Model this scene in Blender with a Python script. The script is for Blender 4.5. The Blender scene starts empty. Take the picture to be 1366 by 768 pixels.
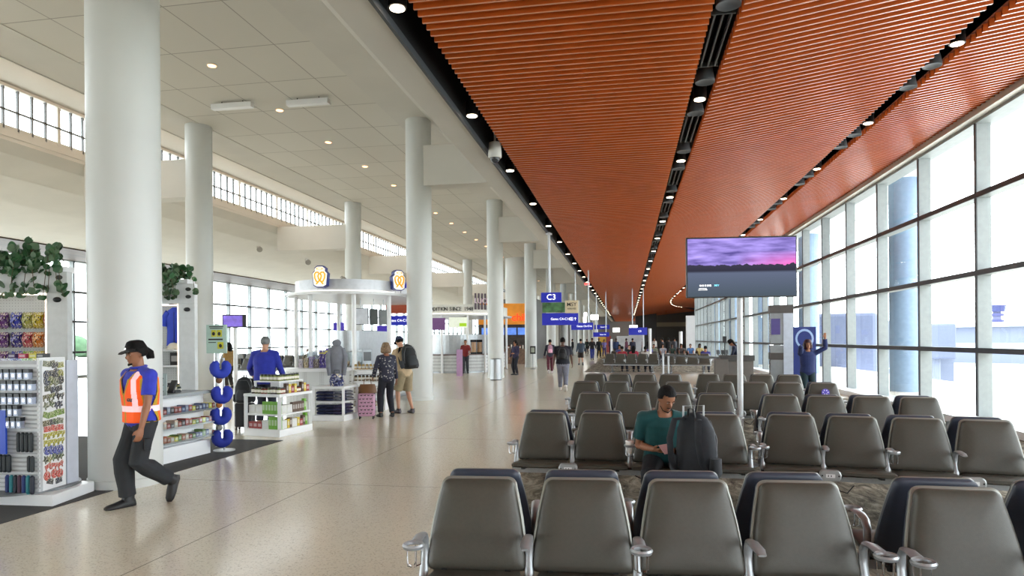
import bpy, bmesh, math, random
from mathutils import Vector, Matrix, Euler
random.seed(7)
sc = bpy.context.scene
COL = sc.collection
PI = math.pi
# ---------------------------------------------------------------- camera calibration
F, CX, HY, RHO, TH, CAMZ = 873.0, 683.0, 453.0, 0.0078, math.radians(9.94), 1.7
CT, ST = math.cos(TH), math.sin(TH)
def cw(xc, yc):
    return (xc*CT - yc*ST, xc*ST + yc*CT)
def G(px, py, z=0.0):
    "place point of known height z seen at that direction"
    u, v = px-CX, py-HY
    u0, v0 = u - RHO*v, v + RHO*u
    yc = F*(CAMZ-z)/v0
    return Vector((*cw(u0*yc/F, yc), z))
def D(px, py, yc):
    u, v = px-CX, py-HY
    u0, v0 = u - RHO*v, v + RHO*u
    return Vector((*cw(u0*yc/F, yc), CAMZ - v0*yc/F))
cam_d = bpy.data.cameras.new('camera')
cam = bpy.data.objects.new('camera', cam_d); COL.objects.link(cam)
cam_d.sensor_width = 36.0; cam_d.lens = 36.0*F/1366.0
cam_d.shift_y = (HY-384.0)/1366.0
cam_d.clip_end = 2000
cam.location = (0, 0, CAMZ)
Rm = Matrix.Rotation(TH, 4, 'Z') @ Matrix.Rotation(PI/2, 4, 'X') @ Matrix.Rotation(-RHO, 4, 'Z')
cam.rotation_euler = Rm.to_euler()
sc.camera = cam
# ---------------------------------------------------------------- materials
MATS = {}
def lin(c):
    c = c/255.0
    return c/12.92 if c <= .04045 else ((c+.055)/1.055)**2.4
def L(rgb): return (lin(rgb[0]), lin(rgb[1]), lin(rgb[2]), 1.0)
def nd(nt, t, **kw):
    n = nt.nodes.new(t)
    for k, v in kw.items():
        if k in ('operation', 'blend_type', 'data_type', 'feature', 'wave_type', 'bands_direction', 'distance', 'noise_dimensions', 'offset', 'offset_frequency', 'squash'):
            setattr(n, k, v)
        else:
            n.inputs[k].default_value = v
    return n
def mat(name, rgb, rough=.5, metal=0.0, var=.06, scale=9.0, bump=0.0, emit=0.0, spec=.5, ecol=None, alpha=1.0, sheen=0.0):
    if name in MATS: return MATS[name]
    m = bpy.data.materials.new(name); m.use_nodes = True
    nt = m.node_tree; b = nt.nodes['Principled BSDF']
    b.inputs['Roughness'].default_value = rough
    b.inputs['Metallic'].default_value = metal
    b.inputs['Specular IOR Level'].default_value = spec
    c = L(rgb)
    tc = nd(nt, 'ShaderNodeTexCoord')
    no = nd(nt, 'ShaderNodeTexNoise', Scale=scale, Detail=3.0)
    nt.links.new(tc.outputs['Object'], no.inputs['Vector'])
    cr = nt.nodes.new('ShaderNodeValToRGB')
    cr.color_ramp.elements[0].position = .3; cr.color_ramp.elements[1].position = .7
    cr.color_ramp.elements[0].color = tuple(x*(1-var) for x in c[:3]) + (1,)
    cr.color_ramp.elements[1].color = tuple(min(1, x*(1+var)) for x in c[:3]) + (1,)
    nt.links.new(no.outputs['Fac'], cr.inputs['Fac'])
    nt.links.new(cr.outputs['Color'], b.inputs['Base Color'])
    if bump:
        bp = nd(nt, 'ShaderNodeBump', Strength=bump, Distance=.02)
        nt.links.new(no.outputs['Fac'], bp.inputs['Height'])
        nt.links.new(bp.outputs['Normal'], b.inputs['Normal'])
    if emit:
        b.inputs['Emission Color'].default_value = L(ecol or rgb)
        b.inputs['Emission Strength'].default_value = emit
    if alpha < 1: b.inputs['Alpha'].default_value = alpha
    if sheen: b.inputs['Sheen Weight'].default_value = sheen
    MATS[name] = m
    return m
def glass_mat(name, tint=(1, 1, 1), refl=1.0):
    if name in MATS: return MATS[name]
    m = bpy.data.materials.new(name); m.use_nodes = True
    nt = m.node_tree; nt.nodes.clear()
    out = nd(nt, 'ShaderNodeOutputMaterial')
    tr = nt.nodes.new('ShaderNodeBsdfTransparent'); tr.inputs['Color'].default_value = (*tint, 1)
    gl = nt.nodes.new('ShaderNodeBsdfGlossy'); gl.inputs['Roughness'].default_value = .03
    ge = nt.nodes.new('ShaderNodeNewGeometry')
    dt = nd(nt, 'ShaderNodeVectorMath', operation='DOT_PRODUCT')
    nt.links.new(ge.outputs['Normal'], dt.inputs[0]); nt.links.new(ge.outputs['Incoming'], dt.inputs[1])
    ab = nd(nt, 'ShaderNodeMath', operation='ABSOLUTE'); nt.links.new(dt.outputs['Value'], ab.inputs[0])
    om = nd(nt, 'ShaderNodeMath', operation='SUBTRACT'); om.inputs[0].default_value = 1.0; nt.links.new(ab.outputs[0], om.inputs[1])
    pw = nd(nt, 'ShaderNodeMath', operation='POWER'); pw.inputs[1].default_value = 5.0; nt.links.new(om.outputs[0], pw.inputs[0])
    ml = nd(nt, 'ShaderNodeMath', operation='MULTIPLY_ADD'); ml.inputs[1].default_value = .6*refl; ml.inputs[2].default_value = .05*refl
    mx = nt.nodes.new('ShaderNodeMixShader')
    nt.links.new(pw.outputs[0], ml.inputs[0]); nt.links.new(ml.outputs[0], mx.inputs[0])
    nt.links.new(tr.outputs[0], mx.inputs[1]); nt.links.new(gl.outputs[0], mx.inputs[2])
    nt.links.new(mx.outputs[0], out.inputs['Surface'])
    MATS[name] = m
    return m
# ---------------------------------------------------------------- mesh builder
class MB:
    def __init__(s):
        s.v = []; s.f = []; s.m = []; s.mi = 0
    def add(s, vs, fs):
        o = len(s.v); s.v += [Vector(p) for p in vs]
        s.f += [tuple(i+o for i in f) for f in fs]; s.m += [s.mi]*len(fs)
        return s
    def mat(s, i): s.mi = i; return s
    def box(s, c, d, rz=0.0, rx=0.0, ry=0.0):
        x, y, z = d[0]/2, d[1]/2, d[2]/2
        R = Euler((rx, ry, rz)).to_matrix(); c = Vector(c)
        vs = [c + R @ Vector((a*x, b*y, e*z)) for e in (-1, 1) for b in (-1, 1) for a in (-1, 1)]
        return s.add(vs, [(0, 2, 3, 1), (4, 5, 7, 6), (0, 1, 5, 4), (2, 6, 7, 3), (0, 4, 6, 2), (1, 3, 7, 5)])
    def bb(s, x0, x1, y0, y1, z0, z1):
        return s.box(((x0+x1)/2, (y0+y1)/2, (z0+z1)/2), (abs(x1-x0), abs(y1-y0), abs(z1-z0)))
    def prism(s, poly, z0, z1):
        n = len(poly)
        vs = [(p[0], p[1], z0) for p in poly] + [(p[0], p[1], z1) for p in poly]
        fs = [tuple(range(n-1, -1, -1)), tuple(range(n, 2*n))] + [(i, (i+1) % n, n+(i+1) % n, n+i) for i in range(n)]
        return s.add(vs, fs)
    def bar(s, a, b, w, h, up=(0, 0, 1)):
        a, b = Vector(a), Vector(b); d = (b-a).normalized(); u = Vector(up)
        side = d.cross(u)
        if side.length < 1e-4: side = d.cross(Vector((1, 0, 0)))
        side.normalize(); u = side.cross(d).normalized()
        vs = [p + side*(i*w/2) + u*(j*h/2) for p in (a, b) for j in (-1, 1) for i in (-1, 1)]
        return s.add(vs, [(0, 1, 3, 2), (4, 6, 7, 5), (0, 4, 5, 1), (2, 3, 7, 6), (0, 2, 6, 4), (1, 5, 7, 3)])
    def loft(s, pts, rad, side=None, n=10, cap=True):
        "pts: path; rad: list of r or (r_side, r_other); side: fixed lateral direction(s)"
        pts = [Vector(p) for p in pts]; rings = []; N = len(pts); prev = None
        for i, p in enumerate(pts):
            t = (pts[min(i+1, N-1)] - pts[max(i-1, 0)])
            t = t.normalized() if t.length > 1e-9 else Vector((0, 0, 1))
            if side is not None: sd = Vector(side[i]) if isinstance(side, list) else Vector(side)
            elif prev is not None: sd = prev
            else: sd = Vector((1, 0, 0)) if abs(t.x) < .8 else Vector((0, 1, 0))
            sd = sd - t*sd.dot(t)
            if sd.length < 1e-5: sd = t.orthogonal()
            sd.normalize(); prev = sd; o = t.cross(sd)
            r = rad[i] if isinstance(rad, (list, tuple)) else rad
            ra, rb = (r if isinstance(r, (tuple, list)) else (r, r))
            rings.append([p + sd*(ra*math.cos(2*PI*k/n)) + o*(rb*math.sin(2*PI*k/n)) for k in range(n)])
        vs = [q for R in rings for q in R]
        fs = [(i*n+k, i*n+(k+1) % n, (i+1)*n+(k+1) % n, (i+1)*n+k) for i in range(N-1) for k in range(n)]
        if cap:
            fs.append(tuple(range(n-1, -1, -1))); fs.append(tuple((N-1)*n+k for k in range(n)))
        return s.add(vs, fs)
    def tube(s, pts, r, n=8, cap=True): return s.loft(pts, [r]*len(pts) if not isinstance(r, list) else r, n=n, cap=cap)
    def cyl(s, c, r, h, n=20, r2=None):
        c = Vector(c); r2 = r if r2 is None else r2
        vs = [c+Vector((r*math.cos(2*PI*k/n), r*math.sin(2*PI*k/n), 0)) for k in range(n)] + [c+Vector((r2*math.cos(2*PI*k/n), r2*math.sin(2*PI*k/n), h)) for k in range(n)]
        return s.add(vs, [tuple(range(n-1, -1, -1)), tuple(range(n, 2*n))] + [(k, (k+1) % n, n+(k+1) % n, n+k) for k in range(n)])
    def lathe(s, prof, c=(0, 0, 0), n=24, cap=True):
        c = Vector(c); vs = []; N = len(prof)
        for r, z in prof: vs += [c+Vector((r*math.cos(2*PI*k/n), r*math.sin(2*PI*k/n), z)) for k in range(n)]
        fs = [(i*n+k, i*n+(k+1) % n, (i+1)*n+(k+1) % n, (i+1)*n+k) for i in range(N-1) for k in range(n)]
        if cap: fs.append(tuple(range(n-1, -1, -1))); fs.append(tuple((N-1)*n+k for k in range(n)))
        return s.add(vs, fs)
    def ell(s, c, r, R=None, nu=12, nv=8):
        c = Vector(c); R = R or Matrix.Identity(3); vs = [c+R @ Vector((0, 0, -r[2]))]
        for j in range(1, nv):
            a = -PI/2+PI*j/nv
            vs += [c+R @ Vector((r[0]*math.cos(a)*math.cos(2*PI*k/nu), r[1]*math.cos(a)*math.sin(2*PI*k/nu), r[2]*math.sin(a))) for k in range(nu)]
        vs.append(c+R @ Vector((0, 0, r[2]))); T = len(vs)-1
        fs = [(0, 1+(k+1) % nu, 1+k) for k in range(nu)]
        fs += [(1+j*nu+k, 1+j*nu+(k+1) % nu, 1+(j+1)*nu+(k+1) % nu, 1+(j+1)*nu+k) for j in range(nv-2) for k in range(nu)]
        fs += [(T, 1+(nv-2)*nu+k, 1+(nv-2)*nu+(k+1) % nu) for k in range(nu)]
        return s.add(vs, fs)
    def torus(s, c, R0, r, n=20, m=8, M=None):
        c = Vector(c); M = M or Matrix.Identity(3)
        vs = [c+M @ Vector(((R0+r*math.cos(2*PI*j/m))*math.cos(2*PI*i/n), (R0+r*math.cos(2*PI*j/m))*math.sin(2*PI*i/n), r*math.sin(2*PI*j/m))) for i in range(n) for j in range(m)]
        return s.add(vs, [(i*m+j, ((i+1) % n)*m+j, ((i+1) % n)*m+(j+1) % m, i*m+(j+1) % m) for i in range(n) for j in range(m)])
    def xf(s, M):
        s.v = [M @ p for p in s.v]; return s
    def mesh(s, name, mats, smooth=False):
        me = bpy.data.meshes.new(name)
        me.from_pydata([tuple(p) for p in s.v], [], s.f)
        for m in (mats if isinstance(mats, (list, tuple)) else [mats]): me.materials.append(m)
        if any(s.m): me.polygons.foreach_set('material_index', s.m)
        if smooth: me.polygons.foreach_set('use_smooth', [True]*len(s.f))
        bm = bmesh.new(); bm.from_mesh(me); bmesh.ops.recalc_face_normals(bm, faces=bm.faces); bm.to_mesh(me); bm.free()
        if smooth: me.set_sharp_from_angle(angle=math.radians(42))
        me.update()
        return me
    def build(s, name, mats, parent=None, smooth=False, bevel=0.0, loc=None):
        o = bpy.data.objects.new(name, s.mesh(name, mats, smooth)); COL.objects.link(o)
        if parent: o.parent = parent
        if loc is not None: o.location = loc
        if bevel:
            b = o.modifiers.new('bevel', 'BEVEL'); b.width = bevel; b.segments = 2; b.limit_method = 'ANGLE'
        return o
def tag(o, label=None, cat=None, group=None, kind=None):
    if label: o['label'] = label
    if cat: o['category'] = cat
    if group: o['group'] = group
    if kind: o['kind'] = kind
    return o
def root(name, loc, rz, label, cat, group=None):
    o = bpy.data.objects.new(name, None); COL.objects.link(o)
    o.location = loc; o.rotation_euler = (0, 0, rz); o.empty_display_size = .1
    return tag(o, label, cat, group)
def struct(name, mb, mats, smooth=False, parent=None, **k):
    o = mb.build(name, mats, parent, smooth, **k)
    if not parent: o['kind'] = 'structure'
    return o
def inst(src, parent=None, loc=None, rot=None, name=None):
    c = src.copy(); COL.objects.link(c)
    if parent is not None: c.parent = parent
    if loc is not None: c.location = loc
    if rot is not None: c.rotation_euler = rot
    return c
def put(me, name, parent=None, loc=(0, 0, 0), rot=(0, 0, 0), scale=None):
    o = bpy.data.objects.new(name, me); COL.objects.link(o); o.parent = parent; o.location = loc; o.rotation_euler = rot
    if scale: o.scale = scale
    return o
def kids(o): return [c for c in bpy.data.objects if c.parent == o]
def copy_tree(o, parent=None, loc=None, rz=None, label=None):
    ch = list(o.children)
    c = o.copy(); COL.objects.link(c); c.parent = parent
    if loc is not None: c.location = loc
    if rz is not None: c.rotation_euler = (0, 0, rz)
    if label: c['label'] = label
    for k in ch: copy_tree(k, c)
    return c
def text(parent, name, s, size, loc, rot, m, ext=.004, align='CENTER'):
    cu = bpy.data.curves.new(name, 'FONT'); cu.body = s; cu.size = size; cu.extrude = ext
    cu.align_x = align; cu.align_y = 'CENTER'; cu.resolution_u = 3; cu.offset = size*.004
    t = bpy.data.objects.new('tmp', cu); COL.objects.link(t)
    dg = bpy.context.evaluated_depsgraph_get()
    me = bpy.data.meshes.new_from_object(t.evaluated_get(dg)); me.name = name
    bpy.data.objects.remove(t); bpy.data.curves.remove(cu)
    me.materials.clear(); me.materials.append(m)
    o = bpy.data.objects.new(name, me); COL.objects.link(o); o.parent = parent
    o.location = loc; o.rotation_euler = rot
    return o
def remesh(mb, voxel, smooth_it=4, factor=.5):
    me = mb.mesh('tmp', mat('white_paint', (205, 206, 202)))
    o = bpy.data.objects.new('tmp', me); COL.objects.link(o)
    r = o.modifiers.new('r', 'REMESH'); r.mode = 'VOXEL'; r.voxel_size = voxel; r.use_smooth_shade = True
    if smooth_it:
        q = o.modifiers.new('s', 'SMOOTH'); q.factor = factor; q.iterations = smooth_it
    dg = bpy.context.evaluated_depsgraph_get()
    out = bpy.data.meshes.new_from_object(o.evaluated_get(dg))
    bpy.data.objects.remove(o); bpy.data.meshes.remove(me)
    out.materials.clear()
    return out
# common materials
WHITE = mat('white_paint', (214, 214, 208), .45, var=.02, scale=2)
COLM = mat('column_paint', (204, 206, 203), .38, var=.02, scale=1.5)
CEILM = mat('warm_white_plaster', (205, 202, 194), .7, var=.03, scale=1)
GLOSSW = mat('white_laminate', (228, 229, 230), .3, var=.02, scale=3)
GREYM = mat('grey_metal', (120, 122, 124), .4, .6)
ALU = mat('brushed_aluminium', (176, 179, 182), .34, .45, var=.05, scale=40)
CHROME = mat('polished_steel', (200, 200, 202), .15, 1.0)
BLACK = mat('black_plastic', (18, 18, 20), .4)
DARK = mat('dark_grey_metal', (58, 58, 60), .4, .3)
BLUE = mat('sign_blue', (30, 38, 150), .4, emit=.25, ecol=(30, 40, 170))
TXTW = mat('sign_white', (245, 245, 245), .4, emit=.8)
GLASS = glass_mat('window_glass', (.96, .985, .98), .8)
CLEAR = glass_mat('clear_acrylic', (.93, .96, .97), 1.0)
# ================================================================ SETTING
def terrazzo():
    m = mat('terrazzo_floor', (182, 174, 160), .17, var=.02, scale=.6)
    nt = m.node_tree; b = nt.nodes['Principled BSDF']
    tc = nd(nt, 'ShaderNodeTexCoord')
    v = nd(nt, 'ShaderNodeTexVoronoi', Scale=90.0)
    nt.links.new(tc.outputs['Object'], v.inputs['Vector'])
    sep = nt.nodes.new('ShaderNodeSeparateColor'); nt.links.new(v.outputs['Color'], sep.inputs[0])
    cr = nt.nodes.new('ShaderNodeValToRGB'); e = cr.color_ramp.elements
    e[0].color = L((196, 185, 166)); e[0].position = .05
    e[1].color = L((222, 212, 192)); e[1].position = .2
    x = cr.color_ramp.elements.new(.9); x.color = L((224, 214, 195))
    x = cr.color_ramp.elements.new(.97); x.color = L((226, 218, 202))
    nt.links.new(sep.outputs[0], cr.inputs['Fac'])
    # divider strips between the poured bays
    br = nt.nodes.new('ShaderNodeTexBrick'); br.offset = 0.0
    for k, vv in (('Scale', 1.0), ('Mortar Size', .006), ('Brick Width', 3.65), ('Row Height', 3.65)): br.inputs[k].default_value = vv
    nt.links.new(tc.outputs['Object'], br.inputs['Vector'])
    mx = nd(nt, 'ShaderNodeMix', data_type='RGBA'); nt.links.new(br.outputs['Fac'], mx.inputs[0])
    nt.links.new(cr.outputs['Color'], mx.inputs[6]); mx.inputs[7].default_value = L((140, 134, 124))
    nt.links.new(mx.outputs[2], b.inputs['Base Color'])
    return m
def carpet():
    m = mat('streaked_carpet', (128, 120, 106), .95, spec=.1)
    nt = m.node_tree; b = nt.nodes['Principled BSDF']
    tc = nd(nt, 'ShaderNodeTexCoord'); mp = nd(nt, 'ShaderNodeMapping')
    mp.inputs['Rotation'].default_value = (0, 0, .55); mp.inputs['Scale'].default_value = (3.2, 1.1, 1)
    nt.links.new(tc.outputs['Object'], mp.inputs[0])
    n = nd(nt, 'ShaderNodeTexNoise', Scale=1.7, Detail=5.0, Distortion=1.2, Roughness=.7); nt.links.new(mp.outputs[0], n.inputs['Vector'])
    cr = nt.nodes.new('ShaderNodeValToRGB'); e = cr.color_ramp.elements
    e[0].position = .36; e[0].color = L((74, 68, 60)); e[1].position = .62; e[1].color = L((168, 160, 144))
    x = e.new(.5); x.color = L((124, 116, 102))
    nt.links.new(n.outputs['Fac'], cr.inputs['Fac']); nt.links.new(cr.outputs[0], b.inputs['Base Color'])
    return m
TER, CARP = terrazzo(), carpet()
struct('floor', MB().bb(-27.2, 12, -30, 150, -.3, 0), TER)
fc = MB()
fc.bb(-1.45, 6.3, -3, 19.5, 0, .006); fc.bb(-2.2, 6.3, 34, 62, 0, .006)
tag(fc.build('floor_carpet', CARP), 'streaked grey brown carpet under the gate seating', 'carpet', kind='structure')
tag(MB().bb(-11.5, -5.83, 3.2, 10.4, 0, .006).build('floor_carpet_shop', mat('dark_shop_carpet', (64, 62, 62), .8)), 'dark grey floor under the travel shop', 'carpet', kind='structure')

MULL = mat('mullion_grey', (146, 152, 152), .5)
# ---- window wall: columns of panes between deep mullions
def window_wall(tagname, X, inward, Y0, Y1, first, pitch, zs, head, n0, deep=.27):
    """X inner face; inward = -1 when the room lies toward -X of the wall"""
    ys = []
    y = first
    while y > Y0: y -= pitch
    y += pitch
    while y <= Y1: ys.append(y); y += pitch
    out = -inward
    w = struct(n0, MB().bb(X, X+out*.02, Y0, Y1, 0, .02), WHITE)
    mm = MB()
    for y in ys:
        mm.mat(0).bb(X+out*.02, X+out*deep, y-.03, y+.03, 0, head)
        mm.mat(1).bb(X, X+out*.02, y-.035, y+.035, 0, head)
    mm.build('mullion', [MULL, DARK], w)
    tm = MB()
    for z in zs:
        tm.mat(0).bb(X+out*.02, X+out*deep, Y0, Y1, z-.045, z+.045)
        tm.mat(1).bb(X-out*.01, X+out*.02, Y0, Y1, z-.05, z+.05)
    tm.mat(0).bb(X, X+out*(deep+.1), Y0, Y1, head-.02, head+.14)
    tm.mat(0).bb(X-out*.05, X+out*(deep+.1), Y0, Y1, 0, .12)
    tm.build('transom', [MULL, DARK], w)
    px = X+out*(deep-.06)
    MB().add([(px, Y0, .1), (px, Y1, .1), (px, Y1, head), (px, Y0, head)], [(0, 1, 2, 3)]).build('pane', GLASS, w)
    return w
RX = 6.72
window_wall('r', RX, -1, -30, 66.5, 14.15, 2.55, (1.42, 2.93, 4.44), 5.86, 'window_1')
window_wall('l', -26.6, 1, -30, 130, 10.0, 2.55, (1.25, 2.75, 4.2), 5.7, 'window_2')
# rounded corner where the window wall turns away
cw_ = MB(); arc = [(RX+4-4*math.cos(a), 66.5+4*math.sin(a)) for a in [PI/2*i/8 for i in range(9)]] + [(12, 70.5)]
gp = MB()
for i in range(len(arc)-1):
    a, b = arc[i], arc[i+1]
    cw_.mat(0).bar((a[0], a[1], 0), (a[0], a[1], 5.86), .06, .25)
    for z in (.06, 1.42, 2.93, 4.44, 5.86): cw_.mat(1 if 1 < z < 5 else 0).bar((a[0], a[1], z), (b[0], b[1], z), .12, .1)
    gp.add([(a[0]+.1, a[1], .1), (b[0]+.1, b[1], .1), (b[0]+.1, b[1], 5.86), (a[0]+.1, a[1], 5.86)], [(0, 1, 2, 3)])
w3 = struct('window_3', cw_, [MULL, DARK]); gp.build('pane', GLASS, w3)
# floor convector ledge along the glass
struct('trim_1', MB().bb(6.3, RX, -30, 66, 0, .14), GLOSSW)

# ---- slatted red ceiling: three panels of blades divided by dark slots
def cz(x): return 5.16 + (.152*(x-1.0) if x > 1.0 else 0.0)
def s3(y): return 4.5 + (max(0, y-64)**2*.003)
SL = mat('terracotta_slats', (196, 94, 34), .4, var=.10, scale=3, spec=.5)
def edges(y):
    k = s3(y)
    r = 6.55 if y < 66 else min(11.9, 6.55+(y-66)*2.5)
    return ((-2.17, .92), (1.24, k-.16), (k+.17, max(r, k+.4)))
SL_SHEEN = mat('terracotta_slat_sheen', (212, 130, 88), .3, var=.05, scale=3, spec=1.0)  # slat undersides: terracotta lightened, window sheen painted into the colour
SL_SHEEN.node_tree.nodes['Principled BSDF'].inputs['Coat Weight'].default_value = 1.0; SL_SHEEN.node_tree.nodes['Principled BSDF'].inputs['Coat Roughness'].default_value = .3
panels = [MB(), MB(), MB()]
y = 2.0
while y < 132:
    for p, (x0, x1) in zip(panels, edges(y)):
        z0, z1 = cz(x0), cz(min(x1, 8)); H, T = .105, .03
        vs = [(x0, y, z0), (x1, y, z1), (x1, y+T, z1), (x0, y+T, z0), (x0, y, z0+H), (x1, y, z1+H), (x1, y+T, z1+H), (x0, y+T, z0+H)]
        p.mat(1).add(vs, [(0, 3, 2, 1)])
        p.mat(0).add(vs, [(4, 5, 6, 7), (0, 1, 5, 4), (1, 2, 6, 5), (2, 3, 7, 6), (3, 0, 4, 7)])
    y += .152
for i, p in enumerate(panels):
    o = struct('ceiling_slats_%d' % (i+1), p, [SL, SL_SHEEN])
BKM = mat('black_plenum', (14, 15, 17), .8)
backm = mat('terracotta_backing', (128, 60, 28), .8)
bk = MB()
bk.mat(1)
bk.add([(-2.17, 0, 5.285), (.92, 0, 5.285), (.92, 132, 5.285), (-2.17, 132, 5.285)], [(0, 1, 2, 3)])
for j in range(22):
    y0, y1 = j*6, j*6+6
    (a0, a1), (c0, c1) = edges(y0)[1:], edges(y1)[1:]
    for (p, q), (r, t) in (((a0, a1), (c0, c1)),) if False else (((edges(y0)[1]), (edges(y1)[1])), ((edges(y0)[2]), (edges(y1)[2]))):
        bk.add([(p, y0, cz(p)+.12), (q, y0, cz(min(q, 8))+.12), (t, y1, cz(min(t, 8))+.12), (r, y1, cz(r)+.12)], [(0, 1, 2, 3)])
bk.mat(0)
bk.add([(-2.6, -30, 5.75), (1, -30, 5.75), (1, 132, 5.75), (-2.6, 132, 5.75)], [(0, 1, 2, 3)])
bk.add([(1, -30, 5.75), (6.95, -30, 6.5), (6.95, 66.5, 6.5), (1, 66.5, 5.75)], [(0, 1, 2, 3)])
bk.add([(1, 66.5, 5.75), (12, 66.5, 6.9), (12, 132, 6.9), (1, 132, 5.75)], [(0, 1, 2, 3)])
bk.bb(-2.53, -2.52, -30, 132, 5.22, 5.75)
struct('ceiling', bk, [BKM, backm])
struct('ceiling_near', MB().bb(-2.5, 6.6, -30, 1.9, 5.2, 5.3), mat('terracotta_plain', (150, 62, 30), .6))
# white head trim above the glass and bulkhead on the walkway side
struct('trim_2', MB().bb(6.56, 6.9, -30, 66.5, 5.9, 6.04).bb(6.72, 7.2, -30, 66.5, 5.95, 6.8), CEILM)
bh = MB()
prof = [(-2.5, 5.16), (-2.5, 5.42), (-2.56, 5.42), (-2.56, 8.3), (-3.1, 8.3), (-3.1, 5.16)]
prof = [(-2.54, 5.16), (-2.54, 8.2), (-5.5, 8.2), (-5.5, 7.98), (-4.2, 7.7), (-3.45, 7.1), (-3.14, 6.3), (-3.06, 5.3), (-2.98, 5.16)]
n = len(prof)
vs = [(x, -30, z) for x, z in prof] + [(x, 132, z) for x, z in prof]
bh.add(vs, [(i, (i+1) % n, n+(i+1) % n, n+i) for i in range(n)] + [tuple(range(n)), tuple(range(2*n-1, n-1, -1))])
struct('ceiling_bulkhead', bh, CEILM)
struct('trim_3', MB().bb(-2.54, -2.50, -30, 132, 5.13, 5.22), mat('dark_edge', (70, 74, 78), .5))

# ---- tiled concourse ceiling
def tiles():
    m = mat('ceiling_tiles', (186, 182, 172), .85)
    nt = m.node_tree; b = nt.nodes['Principled BSDF']
    tc = nd(nt, 'ShaderNodeTexCoord')
    br = nt.nodes.new('ShaderNodeTexBrick'); br.offset = .0
    for k, vv in (('Scale', 1.0), ('Mortar Size', .012), ('Brick Width', 1.22), ('Row Height', 1.83)): br.inputs[k].default_value = vv
    br.inputs['Color1'].default_value = L((214, 211, 202)); br.inputs['Color2'].default_value = L((208, 205, 196)); br.inputs['Mortar'].default_value = L((160, 156, 148))
    nt.links.new(tc.outputs['Object'], br.inputs['Vector']); nt.links.new(br.outputs['Color'], b.inputs['Base Color'])
    return m
struct('ceiling_tiled', MB().bb(-12.1, -6.5, -30, 132, 8.0, 8.1), tiles())
struct('ceiling_border', MB().bb(-6.5, -5.4, -30, 132, 8.0, 8.1).bb(-13.5, -12.15, -30, 132, 8.02, 8.12).bb(-12.15, -12.08, -30, 132, 7.985, 8.1), CEILM)
cv = MB(); cv.bb(-13.56, -13.5, -30, 132, 8.0, 8.3)
cv.add([(-13.5, -30, 8.95), (-16.1, -30, 8.42), (-16.1, 132, 8.42), (-13.5, 132, 8.95)], [(0, 1, 2, 3)])
cv.bb(-13.5, -13.3, -30, 132, 8.1, 9)
struct('ceiling_cove', cv, CEILM)
tag(MB().bb(-13.75, -13.56, -7, 130, 8.14, 8.18).build('cove_light_strip', mat('warm_cove_tube', (255, 214, 170), emit=4, ecol=(255, 216, 182))), 'warm light strip hidden in the cove above the high windows', 'light')
# clerestory
cl = MB()
y = -28.0; i = 0
while y < 130:
    big = i % 7 == 0
    cl.mat(1 if not big else 0).bb(-15.9, -15.83, y-(.05 if big else .02), y+(.05 if big else .02), 7.27, 8.43)
    y += .42; i += 1
cl.mat(1).bb(-15.9, -15.83, -30, 132, 7.775, 7.815)
cl.mat(0).bb(-15.95, -15.8, -30, 132, 8.38, 8.46)
w4 = struct('window_4', cl, [CEILM, mat('glazing_bar', (92, 94, 94), .5)])
MB().add([(-15.87, -30, 7.25), (-15.87, 132, 7.25), (-15.87, 132, 8.42), (-15.87, -30, 8.42)], [(0, 1, 2, 3)]).build('pane', GLASS, w4)
# bellied wall under the clerestory
pf = [(-15.84, 7.27), (-15.86, 7.0), (-16.2, 6.75), (-17.3, 6.45), (-19.2, 6.15), (-21.4, 5.92), (-23.6, 5.76)]
vs = []; n = len(pf)
for yy in (-30, 132): vs += [(x, yy, z) for x, z in pf]
vs += [(x, yy, z+.12) for yy in (-30, 132) for x, z in pf]
bw = MB().add(vs, [(i, i+1, n+i+1, n+i) for i in range(n-1)] + [(2*n+i, 3*n+i, 3*n+i+1, 2*n+i+1) for i in range(n-1)])
bw.bb(-15.95, -15.83, -30, 132, 7.1, 7.3)
struct('wall_upper', bw, CEILM, smooth=False)
def wood():
    m = mat('wood_soffit', (96, 72, 58), .55)
    nt = m.node_tree; b = nt.nodes['Principled BSDF']
    tc = nd(nt, 'ShaderNodeTexCoord'); mp = nd(nt, 'ShaderNodeMapping'); mp.inputs['Scale'].default_value = (7, .35, 1)
    nt.links.new(tc.outputs['Object'], mp.inputs[0])
    n = nd(nt, 'ShaderNodeTexNoise', Scale=1.6, Detail=5.0); nt.links.new(mp.outputs[0], n.inputs['Vector'])
    cr = nt.nodes.new('ShaderNodeValToRGB'); e = cr.color_ramp.elements
    e[0].position = .35; e[0].color = L((34, 23, 18)); e[1].position = .65; e[1].color = L((92, 70, 58))
    nt.links.new(n.outputs['Fac'], cr.inputs['Fac']); nt.links.new(cr.outputs[0], b.inputs['Base Color'])
    return m
struct('ceiling_wood', MB().bb(-26.9, -23.4, -30, 132, 5.72, 5.86), wood())
# end walls
DW = mat('dark_end_wall', (74, 74, 74), .7)
struct('wall_end', MB().bb(-27, 4, 131, 131.4, 0, 8.2).bb(4, 12, 112, 112.4, 0, 8), mat('mid_grey_wall', (110, 108, 104), .6))
struct('wall_dark_core', MB().bb(1.4, 4.6, 104, 109, 0, 6.5), DW)
struct('wall_back', MB().bb(-27, 7, -30.3, -30, 0, 8.2), WHITE)
struct('wall_right_far', MB().bb(11.9, 12, 70, 112, 0, 8), WHITE)
struct('trim_4', MB().bb(4.6, 11.9, 111.8, 112, 3.7, 4.4), mat('pale_band', (190, 184, 160), .6))

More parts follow.
